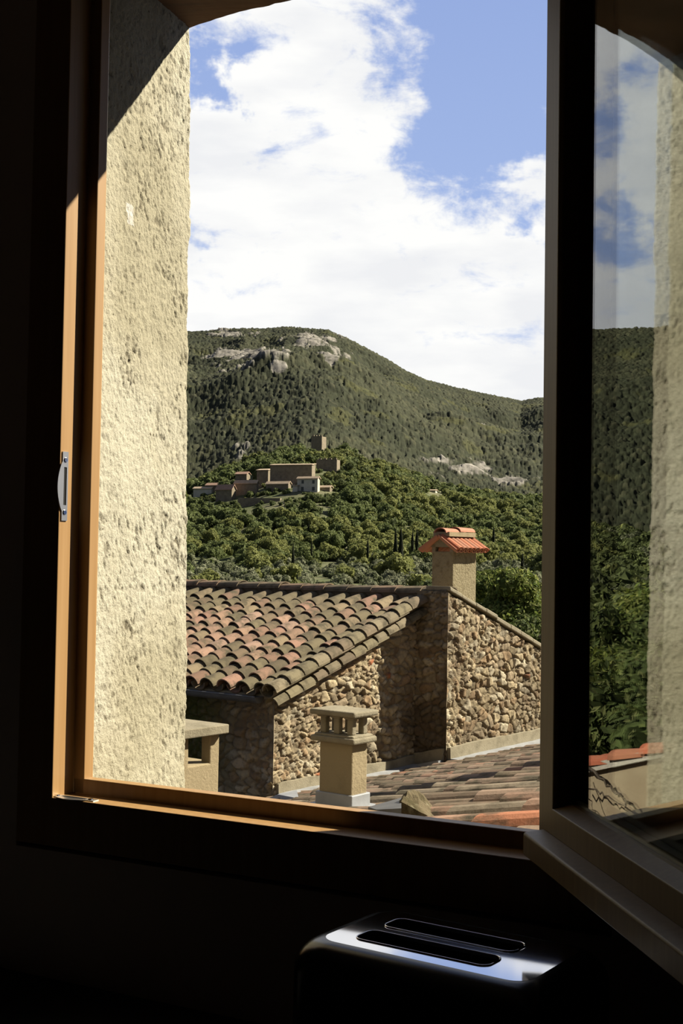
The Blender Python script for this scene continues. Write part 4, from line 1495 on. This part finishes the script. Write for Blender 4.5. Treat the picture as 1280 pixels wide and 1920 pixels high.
pts_ = scatter(9.5, -10.5, 150, 300, 6.2) + scatter(9.5, -10.5, 300, 690, 6.0)
X_ = np.array([p[0] for p in pts_]); Y_ = np.array([p[1] for p in pts_])
Hh = ground_h(X_, Y_)
dens = fbm(X_ / 45, Y_ / 45, 70.0, 3)
hue = fbm(X_ / 60, Y_ / 60, 90.0, 3)
sel = []
for (X, Y, d, a), h, dn_, hu in zip(pts_, Hh, dens, hue):
    P = np.array([X, Y, h]); sx, sy = pj(P + Z * 2)
    skip = False
    olive = (1040 < sy <= 1052 and rgt.rand() < .5) or (1052 < sy < 1112 and rgt.rand() < .93)
    r = rgt.uniform(2.6, 5.2) * (1.0 if d > 300 else .85)
    if olive: r = rgt.uniform(1.6, 2.8)
    top = pj(P + Z * r * 1.5)[1]
    wpx = r / d * F_PX * .85
    for (bx0, by0, bx1, by1), bd in zip(BUILD_PX, BUILD_D):
        if sx + wpx > bx0 and sx - wpx < bx1:
            if abs(d - bd) < 7 + r and bx0 - 5 < sx < bx1 + 5: skip = True          # the footprint
            if d < bd + 4 and top < by1 - 3 and sy > by0: skip = True                # would hide the building
    if sy > 1100 and rgt.rand() < .5: skip = True
    if sy > 1040 and sy < 1075 and dn_ < .5: skip = skip or rgt.rand() < .35
    if skip: continue
    hu2 = hu + rgt.uniform(-.13, .13)
    kd = 'c' if olive else ('b' if hu2 > .52 else 'a')
    sel.append((r / d, P, r, d, kd, sx, sy))
inview = [t for t in sel if 335 < t[5] < 1012 and t[6] < 1108]
inview.sort(key=lambda t: -t[0])
ind = inview[:300]
ids = set(id(t) for t in ind)
rest = [t for t in sel if id(t) not in ids]
KN = {'a': 'round green broadleaf tree', 'b': 'yellow-green broadleaf tree', 'c': 'small pale grey-green olive tree'}


def zone(sx, sy):
    if sy < 880: return 'beside the ruined hilltop tower' if abs(sx - 600) < 60 else 'high on the crest near the village'
    if sy < 945:
        if sx < 480: return 'among the village houses at left'
        if sx < 640: return 'around the pale village house'
        if sx < 760: return 'on the crest right of the ruined house'
        return 'on the right-hand crest of the hill'
    col_ = ('far left by the stucco reveal' if sx < 430 else 'left of the slim cypress' if sx < 545 else
            'between slim cypress and cypress pair' if sx < 735 else 'around the cypress pair' if sx < 800 else
            'behind the orange-capped chimney' if sx < 900 else 'right edge by the open sash')
    return ('low above the roof ridge, ' if sy > 1050 else 'mid valley, ' if sy > 1000 else 'upper slope, ') + col_


for _, P, r, d, kd, sx, sy in ind:
    nv_ = {'a': 3, 'b': 2, 'c': 2}[kd]
    nm = 'olive_tree' if kd == 'c' else 'broadleaf_tree'
    o = bpy.data.objects.new(nm, crowns[(kd, rgt.randint(nv_))])
    o.location = (P[0], P[1], P[2] - .25 * r)
    s_ = r
    o.scale = (s_, s_, s_ * rgt.uniform(.95, 1.3)); o.rotation_euler = (0, 0, rgt.uniform(0, 6.28))
    col.objects.link(o)
    zn = zone(sx, sy)
    tag(o, KN[kd] + ', ' + zn, 'tree', KN[kd].replace('tree', 'trees') + ', ' + zn)


def mass(name, items, label, leaves=420, lsize=.115):
    vars_ = [crown_arr(300 + i, 8, 1, .95, leaves, lsize) for i in range(5)]
    Vs, Fs, Cs, off = [], [], [], 0
    colr = {'a': (.235, .285, .10), 'b': (.36, .385, .125), 'c': (.42, .44, .28), 'd': (.15, .18, .07)}
    for P, r, kd in items:
        V0, F0 = vars_[rgt.randint(5)]
        a = rgt.uniform(0, 6.28)
        V = np.stack([V0[:, 0] * cos(a) - V0[:, 1] * sin(a), V0[:, 0] * sin(a) + V0[:, 1] * cos(a), V0[:, 2] * rgt.uniform(.95, 1.3)], -1) * r + np.array([P[0], P[1], P[2] - .25 * r])
        Vs.append(V); Fs.append(F0 + off); off += len(V)
        Cs.append(np.tile(np.array(colr[kd]) * rgt.uniform(.75, 1.25), (len(V), 1)))
    me = npmesh(name, np.concatenate(Vs), np.concatenate(Fs), np.concatenate(Cs), smooth=False)
    o = link(name, me, M['leaf_mix'])
    tag(o, label, 'woodland', kind='stuff')
    return o


mass('woodland', [(t[1], t[2], t[4]) for t in rest], 'dense broadleaf woodland filling the valley and the slopes of the village hill')
shr = []
for _ in range(2600):
    sx, sy = rgt.uniform(345, 660), rgt.uniform(850, 950)
    P = ray_ground(sx, sy, 420)
    if P[1] > 686: continue
    d = P[1]; r = rgt.uniform(.9, 2.1)
    top = pj(P + Z * r * 1.45)[1]; wpx = r / d * F_PX * .8; ok = True
    for (bx0, by0, bx1, by1), bd in zip(BUILD_PX, BUILD_D):
        if sx + wpx > bx0 - 1 and sx - wpx < bx1 + 1:
            if abs(d - bd) < 5 and bx0 - 2 < sx < bx1 + 2: ok = False
            if d < bd + 3 and top < by1 - 4 and sy > by0: ok = False
    if ok: shr.append((P, r, 'aabd'[rgt.randint(4)]))
    if len(shr) > 520: break
mass('garden_shrubs', shr, 'small garden trees and shrubs between the village houses', leaves=200, lsize=.14)
# woods to the left, seen only in the glass of the sash
pl_ = scatter(36, 22, 40, 640, 7.5)
XL = np.array([p[0] for p in pl_]); YL = np.array([p[1] for p in pl_]); HL = ground_h(XL, YL)
mass('woodland', [((x, y, h), rgt.uniform(3.5, 6.5) if p[2] > 90 else rgt.uniform(3, 4.6), 'abdc'[rgt.choice(4, p=[.5, .2, .2, .1])]) for (x, y, h, p) in zip(XL, YL, HL, pl_) if p[2] > 42], 'wooded slope mirrored in the open window glass')

# woods either side of the view
pr_ = scatter(-10.3, -30, 130, 680, 9.5) + scatter(22, 9.5, 130, 680, 9.5)
XR = np.array([p[0] for p in pr_]); YR = np.array([p[1] for p in pr_]); HR = ground_h(XR, YR)
mass('woodland', [((x, y, h), rgt.uniform(4.2, 7), 'abdc'[rgt.choice(4, p=[.45, .3, .1, .15])]) for (x, y, h) in zip(XR, YR, HR)], 'broadleaf woodland continuing to either side of the valley view', leaves=240, lsize=.15)

# cypresses
cyps = [(549, 1064, 1001, 3.6, 'tall slim dark cypress left of centre above the tiled roof'),
        (557, 1094, 1068, 3.2, 'short thin cypress just above the roof ridge'),
        (741, 1046, 974, 5.0, 'left one of the pair of tall dark cypresses'),
        (751, 1048, 968, 5.6, 'taller right one of the pair of dark cypresses'),
        (773, 1024, 986, 3.4, 'smaller cypress right of the tall cypress pair'),
        (781, 1022, 982, 3.6, 'cypress nearest the far chimney, left of its cap'),
        (689, 1038, 1000, 3.0, 'slim cypress left of the tall cypress pair'),
        (979, 1068, 1026, 4.0, 'lone dark cypress at the right edge by the open sash'),
        (925, 1012, 978, 3.0, 'thin cypress up the slope right of the far chimney'),
        (578, 1002, 968, 3.0, 'faint cypress in the woods below the white house'),
        (733, 985, 966, 2.4, 'tiny cypress on the hill above the tall cypress pair'),
        (584, 1035, 1006, 2.4, 'thin cypress in the woods left of centre, lower slope')]
cmesh = []
for i in range(3):
    V, Fc = cyp_arr(i * 5 + 2)
    me = npmesh('cypress_tree', V, Fc, None, smooth=False); me.materials.append(M['leaf_d']); cmesh.append(me)
for i, (px, yb, yt, wpx, lab) in enumerate(cyps):
    d = float(np.interp(yb, [960, 1000, 1040, 1070, 1095], [520, 440, 360, 300, 240]))
    v = px_dir(px, yb); b_ = v * (d / v[1]); v2 = px_dir(px, yt); t_ = v2 * (d / v2[1])
    hgt = t_[2] - b_[2]
    o = bpy.data.objects.new('cypress_tree', cmesh[i % 3])
    o.location = (b_[0], b_[1], b_[2] - .25 * hgt)
    o.scale = (wpx / F_PX * d, wpx / F_PX * d, hgt * 1.25)
    o.rotation_euler = (0, 0, i * 1.3)
    col.objects.link(o); tag(o, lab, 'tree', 'cypresses on the valley slope')

# ------------------------------------------------------------------ village on the hill
def village(name, x0, xm, x1, yt, yb, d, label,  cat='house', wall='vill_stone', roof='vill_roof', rh=4, kind='gable', wins=(), th=28, extra=0.0):
    """pixel columns of left end, near corner, right end; eave row, base row"""
    t = radians(th)
    d = min(ray_ground(xm, yb)[1], 668)
    Ld = np.array([-cos(t), sin(t), 0]); Rd = np.array([sin(t), cos(t), 0])
    v = px_dir(xm, yb); c = v * (d / v[1]); vt = px_dir(xm, yt); ct = vt * (d / vt[1])
    h = ct[2] - c[2]
    k = F_PX / d
    wl = (xm - x0) / k / cos(t); wr = max((x1 - xm) / k / sin(t), .8)
    root = empty(name, tuple(c - Z * 3)); tag(root, label, cat)
    mb = MB()
    c_ = c - Z * 3.0
    mb.prism([c_, c_ + Ld * wl, c_ + Ld * wl + Rd * wr, c_ + Rd * wr], Z * (h + 3.0))
    rz_ = rh / k
    if kind == 'gable':      # ridge along Ld, gable on the right-hand face
        q = c + Z * h
        mb.prism([q + Rd * .0, q + Rd * wr, q + Rd * wr * .5 + Z * rz_], Ld * wl)
    mb.build('walls', M[wall], root)
    q = c + Z * h
    m2 = MB()
    o_ = .35
    if kind == 'gable':
        sl_ = rz_ / (wr / 2)
        for a, b in ((-o_, wr / 2), (wr + o_, wr / 2)):
            za = -o_ * sl_; 
            p1 = q + Rd * a + Z * za - Ld * o_; p2 = q + Rd * b + Z * rz_ - Ld * o_
            m2.prism([p1 + Z * .02, p2 + Z * .02, p2 + Z * .32, p1 + Z * .32], Ld * (wl + 2 * o_))
    elif kind == 'shed':     # rises away from us
        p1 = q - Rd * o_ - Ld * o_; p2 = q + Rd * (wr + o_) - Ld * o_ + Z * rz_
        m2.prism([p1, p2, p2 + Z * .3, p1 + Z * .3], Ld * (wl + 2 * o_))
        mb3 = MB(); mb3.prism([q + Rd * wr * 0, q + Rd * wr, q + Rd * wr + Z * rz_], Ld * wl); mb3.build('gable_fill', M[wall], root)
    if m2.v: m2.build('roof', M[roof], root)
    for (wx, wy, ww, wh) in wins:      # pixel centre and size on the left-hand (front) face
        s_ = (xm - wx) / k / cos(t)
        vz = px_dir(wx, wy); dz_ = (vz * ((d + s_ * sin(t)) / vz[1]))[2]
        w_, h_ = ww / k / cos(t), wh / k
        mw = MB()
        base_ = c + Ld * (s_ - w_ / 2); base_ = np.array([base_[0], base_[1], dz_ - h_ / 2])
        nf = np.array([-sin(t), -cos(t), 0])
        mw.prism([base_, base_ + Ld * w_, base_ + Ld * w_ + Z * h_, base_ + Z * h_], nf * .06)
        mw.build('window', M['shutter'], root)
    if kind == 'crenel':
        mc = MB()
        n = 4
        mc.prism([q - Z * .05, q + Ld * wl - Z * .05, q + Ld * wl + Rd * .6 - Z * .05, q + Rd * .6 - Z * .05], Z * .25)
        for i in range(n):
            mc.prism([q + Ld * wl * (i / n + .02), q + Ld * wl * (i / n + .15), q + Ld * wl * (i / n + .15) + Rd * .6, q + Ld * wl * (i / n + .02) + Rd * .6], Z * .8)
        mc.build('parapet', M[wall], root)
    return root


village('tower', 583, 603, 611, 818, 843, 655, 'square ruined stone tower on the very top of the hill', 'tower', kind='crenel', th=24)
village('white_house', 556, 595, 599, 897, 923, 560, 'small pale house with tan roof and four shuttered windows', wall='vill_pale', rh=3, kind='gable', wins=((566.5, 903.5, 4.5, 6.5), (587, 903.5, 4.5, 6.5), (566, 916.5, 5, 7.5), (587, 916.5, 5, 7.5)))
village('house_wing', 548, 557, 559, 911, 923, 561, 'low pale wing against the left side of the small pale house', wall='vill_pale', rh=1, kind='shed')
village('lean_to_house', 597, 618, 623, 914, 923, 562, 'low stone lean-to right of the small pale house', rh=3, kind='gable', wall='vill_stone')
village('long_stone_building', 504, 584, 590, 872, 912, 600, 'long shaded stone building with flat tan roof below the tower', kind='shed', rh=3, th=20)
village('stone_house_block', 480, 502, 508, 882, 912, 592, 'tall shaded stone house at the left end of the long building', kind='shed', rh=3)
village('small_house', 563, 583, 588, 872, 885, 596, 'small sunlit block on top of the long stone building', kind='shed', rh=2, wall='vill_pale')
village('village_house', 437, 481, 484, 905, 925, 570, 'low house with broad pale roof and white gable strip', kind='gable', rh=4, wall='vill_stone', roof='vill_roof')
village('village_house', 402, 434, 441, 917, 940, 556, 'gabled stone house at the left front of the village', kind='gable', rh=8, wall='vill_stone', roof='vill_roof_red', th=32)
village('village_house', 360, 396, 401, 916, 926, 566, 'low sunlit house at the far left of the village by the reveal', kind='gable', rh=3, wall='vill_pale', roof='vill_roof')
village('village_house', 497, 540, 545, 907, 922, 566, 'low house with reddish tan roof between pale house and long building', kind='gable', rh=4, wall='vill_stone', roof='vill_roof')
village('village_house', 384, 408, 414, 910, 922, 580, 'small red roofed house behind the left front gable', kind='gable', rh=4, roof='vill_roof_red')
village('village_house', 440, 462, 468, 889, 905, 590, 'dark roofed house up the slope left of the tall stone house', kind='gable', rh=4, roof='vill_roof_red')
village('ruined_house', 592, 631, 637, 862, 887, 600, 'dark ruined stone house with a lit end right of the long building', 'ruin', kind='crenel', th=22)
village('retaining_wall', 445, 525, 530, 934, 942, 552, 'long low stone retaining wall under the village houses', 'wall', kind='flat', th=6)
village('field_hut', 806, 816, 820, 920, 925, 600, 'tiny pale building on the right-hand crest of the hill', 'hut', wall='vill_pale', kind='gable', rh=1.5)

# ------------------------------------------------------------------ near leafy trees
def leafy(name, centre, rad, nleaf, lsize, cols_, seed, label, cat='tree', trunk=None, blobs=9, groupn=None, spread=.55):
    rg = np.random.RandomState(seed)
    root = empty(name, tuple(np.array(centre) - Z * rad[2] * 1.1))
    tag(root, label, cat, groupn)
    cs, rs = [], []
    for i in range(blobs):
        v = rg.normal(size=3); v /= np.linalg.norm(v)
        q = rg.uniform(.25, .75)
        cs.append(v * q); rs.append(rg.uniform(.30, .48))
    cs = np.array(cs); rs = np.array(rs)
    # leaves on and inside the blob surfaces
    b = rg.randint(blobs, size=nleaf)
    v = rg.normal(size=(nleaf, 3)); v /= np.linalg.norm(v, axis=1)[:, None]
    lump_ = 1 + .35 * (fbm(v[:, 0] * 3 + b, v[:, 1] * 3, v[:, 2] * 3, 3) - .5) * 2
    P = cs[b] + v * (rs[b] * rg.uniform(.80, 1.06, nleaf) * lump_)[:, None]
    P = P * np.array(rad) + np.array(centre)
    nrm = v + rg.normal(size=(nleaf, 3)) * spread; nrm /= np.linalg.norm(nrm, axis=1)[:, None]
    t = np.cross(nrm, rg.normal(size=(nleaf, 3))); t /= np.linalg.norm(t, axis=1)[:, None]
    s = np.cross(nrm, t)
    L_ = lsize * rg.uniform(.6, 1.3, nleaf)[:, None]
    V = np.stack([P - t * L_, P + s * L_ * .45 + nrm * L_ * .1, P + t * L_, P - s * L_ * .45 + nrm * L_ * .1], 1).reshape(-1, 3)
    Fc = np.arange(nleaf * 4).reshape(-1, 4)
    cc_ = np.array(cols_)[rg.randint(len(cols_), size=nleaf)] * rg.uniform(.7, 1.3, nleaf)[:, None]
    C = np.repeat(cc_, 4, axis=0)
    me = npmesh('foliage', V, Fc, C, smooth=False)
    link('foliage', me, M['leaf_near'], root)
    # inner twig mass
    Vs, Fs, off = [], [], 0
    V0, F0 = ICO2
    for i in range(blobs):
        n_ = fbm(V0[:, 0] * 2.5 + i, V0[:, 1] * 2.5, V0[:, 2] * 2.5, 3) - .5
        Vs.append((cs[i] + V0 * (rs[i] * .80 * (1 + n_ * .8))[:, None]) * np.array(rad) + np.array(centre)); Fs.append(F0 + off); off += len(V0)
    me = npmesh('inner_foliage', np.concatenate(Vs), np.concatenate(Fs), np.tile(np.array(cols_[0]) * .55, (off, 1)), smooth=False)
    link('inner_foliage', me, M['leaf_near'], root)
    mb = MB()
    gz = ground_h(np.array([centre[0]]), np.array([centre[1]]))[0]
    c = np.array(centre)
    mb.tube([np.array([c[0], c[1], gz - .3]), np.array([c[0] + .1, c[1], (gz + c[2]) / 2]), c], [rad[0] * .07, rad[0] * .055, rad[0] * .03], 8)
    for i in range(5):
        mb.tube([c - Z * rad[2] * .5, c + cs[i] * np.array(rad) * .9], [rad[0] * .03, rad[0] * .01], 6)
    mb.build('trunk', M['bark'], root)
    return root


YG = [(.28, .34, .07), (.34, .39, .09), (.20, .27, .055), (.40, .43, .13), (.14, .20, .05)]
DG = [(.13, .18, .05), (.18, .23, .065), (.10, .14, .04), (.25, .28, .10)]
tc_ = at_d(958, 1150, 40.0)
leafy('leafy_tree', tc_, (1.75, 1.6, 1.25), 15000, .085, YG, 5, 'big bright yellow-green leafy tree behind the right verge of the stone house', blobs=14)
tc_ = at_d(925, 1108, 44.0)
leafy('leafy_tree', tc_, (1.3, 1.3, .75), 8000, .085, YG + DG, 15, 'smaller bright leafy tree between the far chimney and the big yellow-green tree', blobs=9)
tc_ = at_d(1010, 1190, 34.0)
leafy('leafy_tree', tc_, (1.1, 1.1, .9), 7000, .075, DG, 6, 'darker leafy bush at the right edge above the sloping verge', blobs=8)


def dir_at(az, el, dist):
    a = radians(az)
    return np.array([-sin(a) * dist + .262, cos(a) * dist + 1.26, tan(radians(el)) * dist - .19])


MIR = ((27.0, -8.2, 17, 1.9, DG, 'dark leafy tree right behind the garden wall, mirrored low beside the black sash stile'),
       (29.6, -8.0, 18, 2.0, DG, 'dark leafy tree behind the garden wall, mirrored low next to the stucco reflection'),
       (26.3, -6.2, 26, 2.5, YG, 'yellower leafy tree mirrored above the garden wall beside the sash stile'),
       (28.5, -6.4, 27, 2.5, DG, 'dark leafy tree mirrored in the middle of the glass above the garden wall'),
       (31.0, -6.3, 26, 2.6, DG, 'dark leafy tree mirrored behind the stucco reflection above the garden wall'),
       (27.3, -4.4, 40, 3.4, DG, 'distant dark leafy tree mirrored in the lower half of the sash glass, nearer the stile'),
       (30.0, -4.4, 42, 3.4, YG, 'distant yellow-green leafy tree mirrored in the lower half of the glass, nearer the stucco'))
for i, (az, el, dist, r, cs_, lab_) in enumerate(MIR):
    leafy('leafy_tree', dir_at(az, el, dist), (r, r, r * .85), 9000, .050 + .0018 * dist, cs_, 40 + i, lab_, blobs=11)

# ------------------------------------------------------------------ garden wall mirrored in the glass
gw = empty('garden_wall', tuple(dir_at(28, -45, 8.2)))
tag(gw, 'beige garden wall with orange tile coping, mirrored low in the sash glass', 'wall')
wa, wb = dir_at(24.5, 0, 8.6), dir_at(36, 0, 6.6); wa[2] = wb[2] = 0
wd = wb - wa; wl_ = np.linalg.norm(wd); wd /= wl_
wn_ = np.array([-wd[1], wd[0], 0]);
if wn_ @ wa > 0: wn_ = -wn_
def wz(t): 
    p = wa + wd * t - np.array([.262, 1.26, 0]); dd_ = math.hypot(p[0], p[1]); a = math.degrees(atan2(-p[0], p[1]))
    return tan(radians(np.interp(a, [24, 26.7, 30.1, 36], [-9.4, -8.55, -7.6, -6.2]))) * dd_ - .19
mb = MB()
n = 24
for i in range(n):
    t0, t1 = wl_ * i / n, wl_ * (i + 1) / n
    a, b = wa + wd * t0, wa + wd * t1
    mb.prism([np.array([a[0], a[1], -9]), np.array([b[0], b[1], -9]), np.array([b[0], b[1], wz(t1) - .10]), np.array([a[0], a[1], wz(t0) - .10])], -wn_ * .25)
mb.build('wall_body', M['hall'], gw)
mb = MB()
for i in range(n):
    t0, t1 = wl_ * i / n, wl_ * (i + 1) / n
    a, b = wa + wd * t0, wa + wd * t1
    mb.prism([np.array([a[0], a[1], wz(t0) - .10]) + wn_ * .03, np.array([b[0], b[1], wz(t1) - .10]) + wn_ * .03, np.array([b[0], b[1], wz(t1) - .04]) + wn_ * .03, np.array([a[0], a[1], wz(t0) - .04]) + wn_ * .03], -wn_ * .31)
mb.build('white_mortar_band', M['white_render'], gw)
ex = wd.copy()
z_s = (wz(wl_) - wz(0)) / wl_
exz = (wd + Z * z_s) / sqrt(1 + z_s ** 2)
nz_ = np.cross(exz, wn_); nz_ = nz_ if nz_[2] > 0 else -nz_
for k, off_ in enumerate((-.03, -.15)):
    tile_field('coping_tiles', np.array([wa[0], wa[1], wz(0) - .06]) + wn_ * (.0 + off_), exz, wn_, nz_, 1, int(wl_ / .33), .2, .33, .38, .16, .13, 8, M['tile_new'], gw, None, 60 + k, colfun=lambda c, r, rg, up: (.52, .15, .08) if rg.rand() < .6 else (.46, .18, .10), gutter_t=False, base_lift=-.02)
# climbing vine stems across the wall
vine = empty('climbing_vine', tuple(dir_at(27, -50, 8.2)))
tag(vine, 'bare twisting vine climbing across the beige garden wall in the reflection', 'plant')
rg = np.random.RandomState(8)
def wp(az, el):
    a = radians(az); dr = np.array([-sin(a), cos(a), 0])
    # intersection with wall front plane
    og = np.array([.262, 1.26, 0])
    t = ((wa - og) @ wn_ + .06) / (dr @ wn_)
    p = og + dr * t; return np.array([p[0], p[1], tan(radians(el)) * t - .19])
for (pts3, r0) in ((((26.6, -8.7), (27.3, -9.1), (28.0, -9.9), (28.7, -10.4), (29.3, -11.2)), .012), (((26.6, -9.9), (27.3, -10.0), (28.0, -10.3), (28.8, -10.8)), .007), (((26.6, -9.2), (26.9, -9.9), (27.1, -10.6), (27.5, -11.4)), .005), (((26.7, -10.6), (27.1, -11.2)), .005)):
    P = []
    for (a0, e0), (a1, e1) in zip(pts3[:-1], pts3[1:]):
        for t in np.linspace(0, 1, 6)[:-1]:
            q = wp(a0 + (a1 - a0) * t, e0 + (e1 - e0) * t) + wn_ * rg.uniform(0, .04) + Z * rg.uniform(-.015, .015)
            P.append(q)
    P.append(wp(*pts3[-1]))
    mb = MB(); mb.tube(P, [r0 * (1 - .5 * i / len(P)) for i in range(len(P))], 6)
    mb.build('stem', M['bark'], vine)
